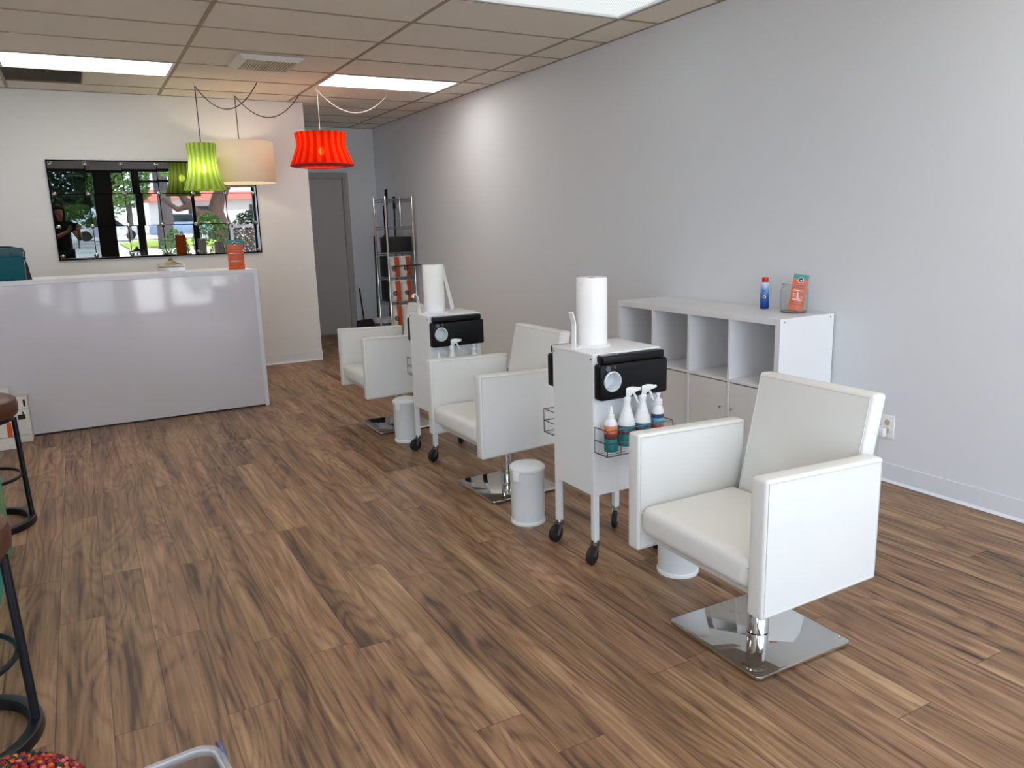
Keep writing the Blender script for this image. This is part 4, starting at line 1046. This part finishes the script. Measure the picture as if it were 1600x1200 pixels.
def carton(label, lo, hi, marks):
    t = thing('cardboard_box', label, 'box', ((lo[0] + hi[0]) / 2, (lo[1] + hi[1]) / 2, lo[2]), 0, 'white boxes by the reception desk')
    w, d, h = (hi[0] - lo[0]) / 2, (hi[1] - lo[1]) / 2, hi[2] - lo[2]
    MB().b2((-w, -d, 0), (w, d, h), 0.003, 1).build('carton', M_card, t, smooth=False)
    MB().b2((-w - 0.0005, -0.02, h - 0.03), (w + 0.0005, 0.02, h + 0.0006)).build('tape', mat('clear_tape', rgb(205, 200, 188), 0.3), t, smooth=False)
    for (nm, x0, x1, z0, z1, m) in marks: MB().b2((x0, -d - 0.001, z0), (x1, -d + 0.001, z1)).build(nm, m, t, smooth=False)
    return t
carton('tall white carton with black handling marks against the reception desk front', (-0.84, 6.27, 0), (-0.43, 6.422, 0.322),
       [('arrow_mark', 0.178, 0.192, 0.255, 0.305, M_ink), ('umbrella_mark', 0.135, 0.18, 0.165, 0.2, M_ink), ('umbrella_stem', 0.165, 0.173, 0.2, 0.22, M_ink), ('seam', -0.204, 0.204, 0.236, 0.239, mat('carton_seam', rgb(160, 154, 146), 0.7)), ('base_seam', -0.204, 0.204, 0.05, 0.053, mat('carton_seam', rgb(160, 154, 146), 0.7))])
carton('low white carton with an orange label in front of the tall carton', (-0.95, 6.1, 0), (-0.518, 6.266, 0.205), [('orange_label', 0.175, 0.203, 0.09, 0.185, M_orange), ('seam', -0.214, 0.214, 0.085, 0.088, M_ink)])
carton('small white carton lying on top of the tall carton', (-0.80, 6.29, 0.3235), (-0.53, 6.415, 0.385), [])

# foreground: clear storage tote and yarn pouf
t = thing('storage_tote', 'clear plastic storage tote cut by the bottom edge of the picture', 'storage box', (0.06, 1.435, 0), R(7))
w, d, h = 0.085, 0.2, 0.30
b = MB(); k = 0.92
outer0 = rrect(0, 0, 2 * w * k, 2 * d * k, 0.04, 5); outer1 = rrect(0, 0, 2 * w, 2 * d, 0.04, 5)
inner0 = rrect(0, 0, 2 * w * k - 0.006, 2 * d * k - 0.006, 0.037, 5); inner1 = rrect(0, 0, 2 * w - 0.006, 2 * d - 0.006, 0.037, 5)
n = len(outer0)
for i in range(n):
    j = (i + 1) % n
    b.quad([(*outer0[i], 0), (*outer0[j], 0), (*outer1[j], h - 0.01), (*outer1[i], h - 0.01)])
    b.quad([(*inner0[j], 0.004), (*inner0[i], 0.004), (*inner1[i], h - 0.01), (*inner1[j], h - 0.01)])
b.bm.faces.new([b.bm.verts.new((*p, 0.0)) for p in outer0]); b.bm.faces.new([b.bm.verts.new((*p, 0.004)) for p in inner0]); b._new(0)
bmesh.ops.remove_doubles(b.bm, verts=b.bm.verts[:], dist=0.0001)
b.build('tub', M_acrylic, t)
b = MB(); lid_o = rrect(0, 0, 2 * w + 0.026, 2 * d + 0.026, 0.045, 6)
b.prism([(x * 0.985, y * 0.985) for x, y in lid_o], 'z', h - 0.004, h + 0.002)
ld = b.build('lid', M_acrylic, t)
b = MB(); b.tube([(x, y, h - 0.006) for x, y in lid_o], 0.011, 10, closed=True); b.tube([(x * 0.93, y * 0.95, h + 0.004) for x, y in lid_o], 0.003, 8, closed=True)
b.build('lid_rim', M_frost, ld)
MB().box((w + 0.022, d - 0.012, h - 0.012), (0.012, 0.05, 0.03), 0.004, 2).build('latch', mat('smoky_blue_latch', rgb(78, 84, 122), 0.25), t)
t = thing('yarn_pouf', 'round pouf of red and multicoloured chunky yarn in the lower left corner', 'pouf', (-0.27, 1.76, 0))
y = MB(); pr_ = [(0, 0.0)]
for kk in range(1, 16):
    a = PI * kk / 16; pr_.append((0.17 * math.sin(a), 0.158 - 0.158 * math.cos(a)))
pr_.append((0, 0.316)); y.lathe(pr_, seg=48); y.build('cushion', mat('pouf_core', rgb(120, 24, 34), 0.8), t)
y = MB()
for ring in range(3, 32):
    a = PI * ring / 32.5; rr_ = 0.17 * math.sin(a); z = 0.158 - 0.158 * math.cos(a); nn = max(6, int(rr_ * 2 * PI / 0.0155))
    for q in range(nn):
        an = 2 * PI * (q + 0.5 * (ring % 2)) / nn
        y.lathe([(0, -0.009), (0.0065, -0.006), (0.0085, 0), (0.0065, 0.006), (0, 0.009)], (rr_ * math.cos(an), rr_ * math.sin(an), z), 8)
tag(y.build('yarn_loops', yarn_material(), t, ang=80), kind='stuff')

# ------------------------------------------------------------------ the photographer (seen in the mirror)
def skin_mesh(name, verts, edges, radii, root, m, parent=None, sub=2):
    me = bpy.data.meshes.new(name); me.from_pydata(verts, edges, []); o = bpy.data.objects.new(name, me); COL.objects.link(o)
    sk = o.modifiers.new('skin', 'SKIN'); sk.use_smooth_shade = True
    for i, r in enumerate(radii):
        v = me.skin_vertices[0].data[i]; v.radius = r if isinstance(r, tuple) else (r, r); v.use_root = (i == root)
    sb = o.modifiers.new('sub', 'SUBSURF'); sb.levels = sub; sb.render_levels = sub
    dg = bpy.context.evaluated_depsgraph_get(); dg.update()
    nm = bpy.data.meshes.new_from_object(o.evaluated_get(dg)); o.modifiers.clear(); o.data = nm; bpy.data.meshes.remove(me)
    nm.name = name; nm.materials.clear(); nm.materials.append(m)
    nm.polygons.foreach_set('use_smooth', [True] * len(nm.polygons))
    if parent: o.parent = parent
    return o
PX, PY = -0.22, -0.52
person = thing('person', 'person in dark clothes holding up a phone, reflected in the wall mirror', 'person', (PX, PY, 0))
M_skin = mat('skin', rgb(176, 128, 104), 0.5)
M_cloth = mat('dark_tshirt', rgb(20, 20, 24), 0.8); M_jean = mat('dark_trousers', rgb(26, 28, 36), 0.8); M_hair = mat('dark_hair', rgb(26, 20, 18), 0.6)
# local frame: person faces +y; phone sits at (-PX, -PY - 0.03, 1.40)
hx, hy, hz = -PX, -PY - 0.045, 1.385
V = [(0, 0, .95), (0, 0, 1.08), (0, -.01, 1.22), (0, -.01, 1.36), (0, 0, 1.46), (0, .02, 1.54), (0, .03, 1.63), (0, .03, 1.71),       # 0-7 spine to crown
     (.09, 0, .9), (.11, .01, .5), (.12, -.02, .09), (.12, .12, .045),                                                               # 8-11 right leg
     (-.09, 0, .9), (-.11, .01, .5), (-.12, -.02, .09), (-.12, .12, .045),                                                           # 12-15 left leg
     (.17, -.01, 1.40), (.30, .12, 1.13), (hx + .075, hy - .09, hz - .07),                                                            # 16-18 right arm
     (-.17, -.01, 1.40), (-.16, .17, 1.16), (hx - .10, hy - .08, hz - .09)]                                                           # 19-21 left arm
Eg = [(0, 1), (1, 2), (2, 3), (3, 4), (4, 5), (5, 6), (6, 7), (0, 8), (8, 9), (9, 10), (10, 11), (0, 12), (12, 13), (13, 14), (14, 15), (3, 16), (16, 17), (17, 18), (3, 19), (19, 20), (20, 21)]
Rd = [(.15, .11), (.135, .1), (.15, .11), (.16, .1), .06, .055, .085, .07, .09, .06, .042, .035, .09, .06, .042, .035, .058, .042, .03, .058, .042, .03]
# fingers: each hand a palm vertex plus five short chains
def hand(wrist, palm, side):
    i0 = len(V); V.append(palm); Rd.append((.034, .02)); Eg.append((wrist, i0))
    p = Vector(palm)
    for f in range(4):
        base = p + Vector((side * -0.012, .02, 0.028 - f * 0.02)); tip = Vector((hx + side * (0.035 - 0.004 * f), hy + .045 + (0.008 if f in (1, 2) else 0), hz + .028 - f * .021))
        mid = base.lerp(tip, .5) + Vector((side * .012, .012, 0))
        a = len(V); V.extend([tuple(base), tuple(mid), tuple(tip)]); Rd.extend([.009, .0085, .007]); Eg.extend([(i0, a), (a, a + 1), (a + 1, a + 2)])
    a = len(V); V.extend([tuple(p + Vector((side * -.014, -.012, .012))), (hx + side * .045, hy - .012, hz + .03)]); Rd.extend([.011, .009]); Eg.extend([(i0, a), (a, a + 1)])
hand(18, (hx + .075, hy - .03, hz - .02), 1)
hand(21, (hx - .085, hy - .03, hz - .03), -1)
skin_mesh('body', V, Eg, Rd, 0, M_skin, person)
sv = [(0, 0, .84), (0, 0, 1.08), (0, -.01, 1.22), (0, -.01, 1.36), (0, 0, 1.44), (.17, -.01, 1.40), (.235, .055, 1.27), (-.17, -.01, 1.40), (-.165, .08, 1.28)]
skin_mesh('shirt', sv, [(0, 1), (1, 2), (2, 3), (3, 4), (3, 5), (5, 6), (3, 7), (7, 8)], [(.185, .14), (.172, .13), (.17, .13), (.178, .118), .075, .078, .062, .078, .062], 0, M_cloth, person)
tv = [(0, 0, .97), (.092, 0, .88), (.11, .01, .5), (.12, -.02, .08), (-.092, 0, .88), (-.11, .01, .5), (-.12, -.02, .08)]
skin_mesh('trousers', tv, [(0, 1), (1, 2), (2, 3), (0, 4), (4, 5), (5, 6)], [(.165, .125), .108, .078, .062, .108, .078, .062], 0, M_jean, person)
h = MB().lathe([(0, .125), (.06, .112), (.095, .07), (.108, .01), (.108, -.06), (.1, -.14), (.085, -.2), (0, -.2)], (0, -.0, 1.655), 28)
for v in h.bm.verts:
    if v.co.y > 0.045: v.co.y = 0.045 if v.co.z < 1.70 else v.co.y
h.build('hair', M_hair, person)
f = MB()
for s in (-1, 1):
    f.lathe([(0, .011), (.008, .007), (.011, 0), (.008, -.007), (0, -.011)], (s * .032, .1, 1.655), 12)
f.lathe([(0, .03), (.008, .02), (.013, -.006), (.009, -.014), (0, -.016)], (0, .112, 1.632), 12)
f.box((0, .1, 1.597), (.045, .012, .008), .003, 2)
f.build('face', mat('face_features', rgb(150, 100, 84), 0.5), person)
for s in (-1, 1): MB().b2((s * .12 - .045, -.09, 0), (s * .12 + .045, .18, .075), .03, 3).build('shoe', M_black, person)
t = thing('phone', 'dark phone held up by the person in the mirror', 'phone', (0.0, -0.045, 1.395))
MB().b2((-0.075, -0.004, -0.036), (0.075, 0.004, 0.036), .003, 2).build('phone_body', M_black, t)
MB().b2((-0.072, -0.0046, -0.033), (0.072, -0.004, 0.033)).build('screen', mat('phone_screen', rgb(60, 62, 66), 0.2), t, smooth=False)

# ------------------------------------------------------------------ the street outside (seen in the mirror)
struct('ground_pavement', MB().b2((-60, -90, -0.16), (60, YF - 0.1, -0.06)), mat('concrete_pavement', rgb(198, 194, 188), 0.85, var=0.06, vscale=0.8))
tag(MB().b2((2.2, -33, -0.06), (14, -24, 0.02)).build('lawn', mat('lawn_green', rgb(150, 168, 60), 0.9, var=0.2, vscale=6), None, smooth=False), 'sunlit lawn across the street seen in the mirror', 'lawn', kind='stuff')
M_leaf = mat('leaf_green', rgb(78, 112, 40), 0.6, var=0.3, vscale=3); M_leafd = mat('leaf_dark', rgb(34, 56, 28), 0.6, var=0.3, vscale=3); M_bark = mat('bark', rgb(74, 68, 68), 0.9, var=0.25, vscale=5)
M_oakbark = mat('oak_bark', rgb(74, 54, 44), 0.9, var=0.25, vscale=5)
def leaves(mb, blobs, n, size):
    for (c, r) in blobs:
        for k in range(n):
            while True:
                d = Vector((rnd.uniform(-1, 1), rnd.uniform(-1, 1), rnd.uniform(-1, 1)))
                if 0.3 < d.length < 1: break
            d = d.normalized() * d.length ** 0.4
            p = Vector(c) + Vector((d.x * r[0], d.y * r[1], d.z * r[2]))
            u = Vector((rnd.uniform(-1, 1), rnd.uniform(-1, 1), rnd.uniform(-.6, .6))).normalized(); v = u.orthogonal().normalized()
            s = size * rnd.uniform(.6, 1.3)
            mb.bm.faces.new([mb.bm.verts.new(q) for q in (p - u * s, p - v * s * .45, p + u * s, p + v * s * .45)])
    mb._new(0)
def tree(label, loc, trunk, rad, blobs, n, ml, mbk, size=0.12):
    t = thing('tree', label, 'tree', loc, 0, 'street trees seen in the mirror')
    tr = MB()
    for path, r in zip(trunk, rad): tr.tube(path, r, 10)
    tr.build('trunk', mbk, t)
    lv = MB(); leaves(lv, blobs, n, size); lv.build('foliage', ml, t, smooth=False)
    return t
tree('straight grey-trunked tree across the street in the mirror', (3.75, -23, -0.06), [[(0, 0, 0), (0.03, 0, 2), (0, 0, 4), (0.3, 0, 6)]], [[.34, .28, .24, .15]], [((0, 0, 6), (3, 2.5, 2.2))], 1500, M_leaf, M_bark, 0.2)
tree('crooked oak with curving limbs in the mirror', (5.0, -14.0, -0.06), [[(0, 0, 0), (-.15, 0, 1), (-.3, 0, 1.7), (-.1, .1, 2.4), (.3, .1, 3)], [(-.25, 0, 1.5), (-.9, .1, 1.6), (-1.4, .1, 2.0), (-1.8, .1, 2.8)], [(-1.2, .1, 1.85), (-1.7, .2, 1.7), (-2.2, .2, 2.1)]], [[.4, .33, .28, .22, .15], [.22, .18, .14, .08], [.13, .1, .06]], [((-.8, 0, 3.9), (2.4, 1.6, 1.2))], 1500, M_leaf, M_oakbark, 0.12)
tree('dense dark evergreen at left in the mirror', (-0.6, -31, -0.06), [[(0, 0, 0), (0, 0, 3)]], [[.3, .2]], [((0, 0, 4.0), (2.2, 1.6, 2.9)), ((-2.6, .5, 3.4), (2.4, 1.6, 2.6)), ((.2, .2, 7.2), (1.8, 1.4, 1.6)), ((2.2, .6, 5.2), (1.2, 1.2, 2.4))], 3600, M_leafd, M_bark, 0.24)
tree('young pale tree beside the dark column in the mirror', (1.45, -20, -0.06), [[(0, 0, 0), (.05, 0, 3)]], [[.08, .05]], [((0, 0, 2.8), (.8, .6, 1.3))], 700, M_leaf, M_bark, 0.1)
tree('leafy pale tree between the dark door frames in the mirror', (3.0, -36, -0.06), [[(0, 0, 0), (.05, 0, 2.2), (-.1, 0, 4)]], [[.16, .13, .08]], [((0, 0, 3.6), (1.5, 1.2, 1.6)), ((.6, 0, 5.6), (1.3, 1.0, 1.2))], 1500, M_leaf, M_bark, 0.16)
def shrub(label, loc, blobs, n, ml, size):
    t = thing('shrub', label, 'shrub', loc, 0, 'shrubs seen in the mirror')
    s = MB(); s.tube([(0, 0, 0), (0, 0, .5)], .04, 8); s.build('stem', M_bark, t)
    s = MB(); leaves(s, blobs, n, size); s.build('foliage', ml, t, smooth=False)
shrub('bright green clipped shrub by the fence in the mirror', (3.33, -6.4, -0.06), [((0, 0, .85), (.5, .4, .8))], 1800, M_leaf, 0.05)
shrub('low green shrub left of the planters in the mirror', (2.5, -7.4, -0.06), [((0, 0, .6), (.35, .3, .6))], 900, M_leaf, 0.05)
shrub('low sunny bush far left in the mirror', (0.1, -27.5, -0.06), [((0, 0, 1.5), (1.0, .6, .6))], 900, M_leaf, 0.08)
t = thing('lattice_fence', 'dark lattice fence panel at right in the mirror', 'fence', (4.55, -5.6, -0.06))
f = MB()
for k in range(-8, 9):
    a = k * 0.09
    for sg in (-1, 1):
        f.tube([(a - 0.45 * sg, 0.01 * sg, 0.1), (a + 0.45 * sg, 0.01 * sg, 1.2)], 0.02, 4)
f.build('lattice', mat('fence_brown', rgb(64, 46, 44), 0.7), t, smooth=False)
f = MB()
for x in (-.8, 0, .8): f.b2((x - .04, -.03, 0), (x + .04, .03, 1.35))
f.b2((-.8, -.03, 1.22), (.8, .03, 1.3)); f.build('frame', mat('fence_frame', rgb(120, 116, 118), 0.7), t, smooth=False)
shrub('dark shrub behind the lattice fence in the mirror', (4.55, -6.8, -0.06), [((0, 0, .8), (.75, .35, .9))], 2200, M_leafd, 0.06)
for k, (x, w_, lb) in enumerate(((2.98, .17, 'narrow cream stone planter by the shrub in the mirror'), (3.32, .26, 'wide cream stone planter by the lattice fence in the mirror'))):
    t = thing('stone_planter', lb, 'planter', (x, -5.3, -0.06), 0, 'cream planters in the mirror')
    MB().hexa([(-w_ * .45, -.1, 0), (w_ * .45, -.1, 0), (w_ * .45, .1, 0), (-w_ * .45, .1, 0), (-w_ / 2, -.12, .8), (w_ / 2, -.12, .8), (w_ / 2, .12, .8), (-w_ / 2, .12, .8)], .01, 1).build('pot', M_cream, t, smooth=False)
    MB().b2((-w_ * .44, -.1, .8), (w_ * .44, .1, .81)).build('soil', mat('soil', rgb(60, 44, 34), .9), t, smooth=False)
t = thing('building', 'long white building with a red tiled roof across the street', 'building', (17.5, -46, -0.06))
MB().b2((-12, 0, 0), (12, -8, 2.5)).build('wall', mat('stucco', rgb(196, 190, 184), 0.85), t, smooth=False)
MB().prism([(-8.6, 2.5), (0.6, 2.5), (-4, 3.3)], 'x', -12.5, 12.5).build('roof', mat('red_roof', rgb(176, 84, 66), 0.8), t, smooth=False)
for k in range(5):
    x = -10 + k * 4.4
    w_ = MB().b2((x, 0.0, 1.0), (x + 1.8, 0.04, 2.1)).build('window', M_bronze, t, smooth=False)
def car(label, loc, rz, m):
    t = thing('car', label, 'car', loc, rz, 'cars parked across the street')
    MB().prism([(-2.1, .3), (2.1, .3), (2.15, .65), (2.0, .82), (1.1, .92), (-1.5, .95), (-2.05, .85), (-2.15, .6)], 'y', -.85, .85, .06, 2).build('body', m, t)
    MB().prism([(-1.45, .93), (1.05, .9), (.45, 1.4), (-.95, 1.42)], 'y', -.72, .72, .05, 2).build('cabin', mat('car_glass', rgb(30, 36, 42), .1), t)
    for x in (-1.3, 1.35):
        for s in (-1, 1): MB().cyl((x, s * .86, .31), (x, s * .66, .31), .31, 20).build('wheel', M_rubber, t)
car('silver blue car parked across the street in the mirror', (6.4, -37, -0.06), R(8), mat('car_paint_blue', rgb(120, 138, 168), .3))
car('white car parked farther along the street in the mirror', (1.9, -39, -0.06), R(4), mat('car_paint_white', rgb(226, 226, 226), .3))

# ------------------------------------------------------------------ daylight
w = bpy.data.worlds.new('world'); SC.world = w; w.use_nodes = True
nt = w.node_tree; bg = nt.nodes['Background']
bg.inputs[0].default_value = (0.72, 0.845, 1.0, 1); bg.inputs[1].default_value = 5.6
sun = bpy.data.lights.new('sun', 'SUN'); sun.energy = 11.0; sun.angle = R(0.6); sun.color = (1, 0.95, 0.86)
so = bpy.data.objects.new('sun', sun); COL.objects.link(so); so.location = (0, 12, 12)
so.rotation_euler = Vector((-0.35, -1.0, -1.35)).to_track_quat('-Z', 'Y').to_euler()
for (x0, x1) in ((XL, 0.5), (0.74, XR)):       # portals: only guide the sampling of the sky through the shopfront
    p = bpy.data.lights.new('daylight_portal', 'AREA'); p.shape = 'RECTANGLE'; p.size = x1 - x0; p.size_y = 2.5
    p.cycles.is_portal = True
    po = bpy.data.objects.new('daylight_portal', p); COL.objects.link(po); po.location = ((x0 + x1) / 2, YF - 0.2, 1.25)
    po.rotation_euler = Vector((0, 1, 0)).to_track_quat('-Z', 'Z').to_euler()

SC.view_settings.view_transform = 'Standard'; SC.view_settings.look = 'None'
SC.view_settings.gamma = 1.0; SC.view_settings.use_curve_mapping = False
SC.view_settings.exposure = 0.95
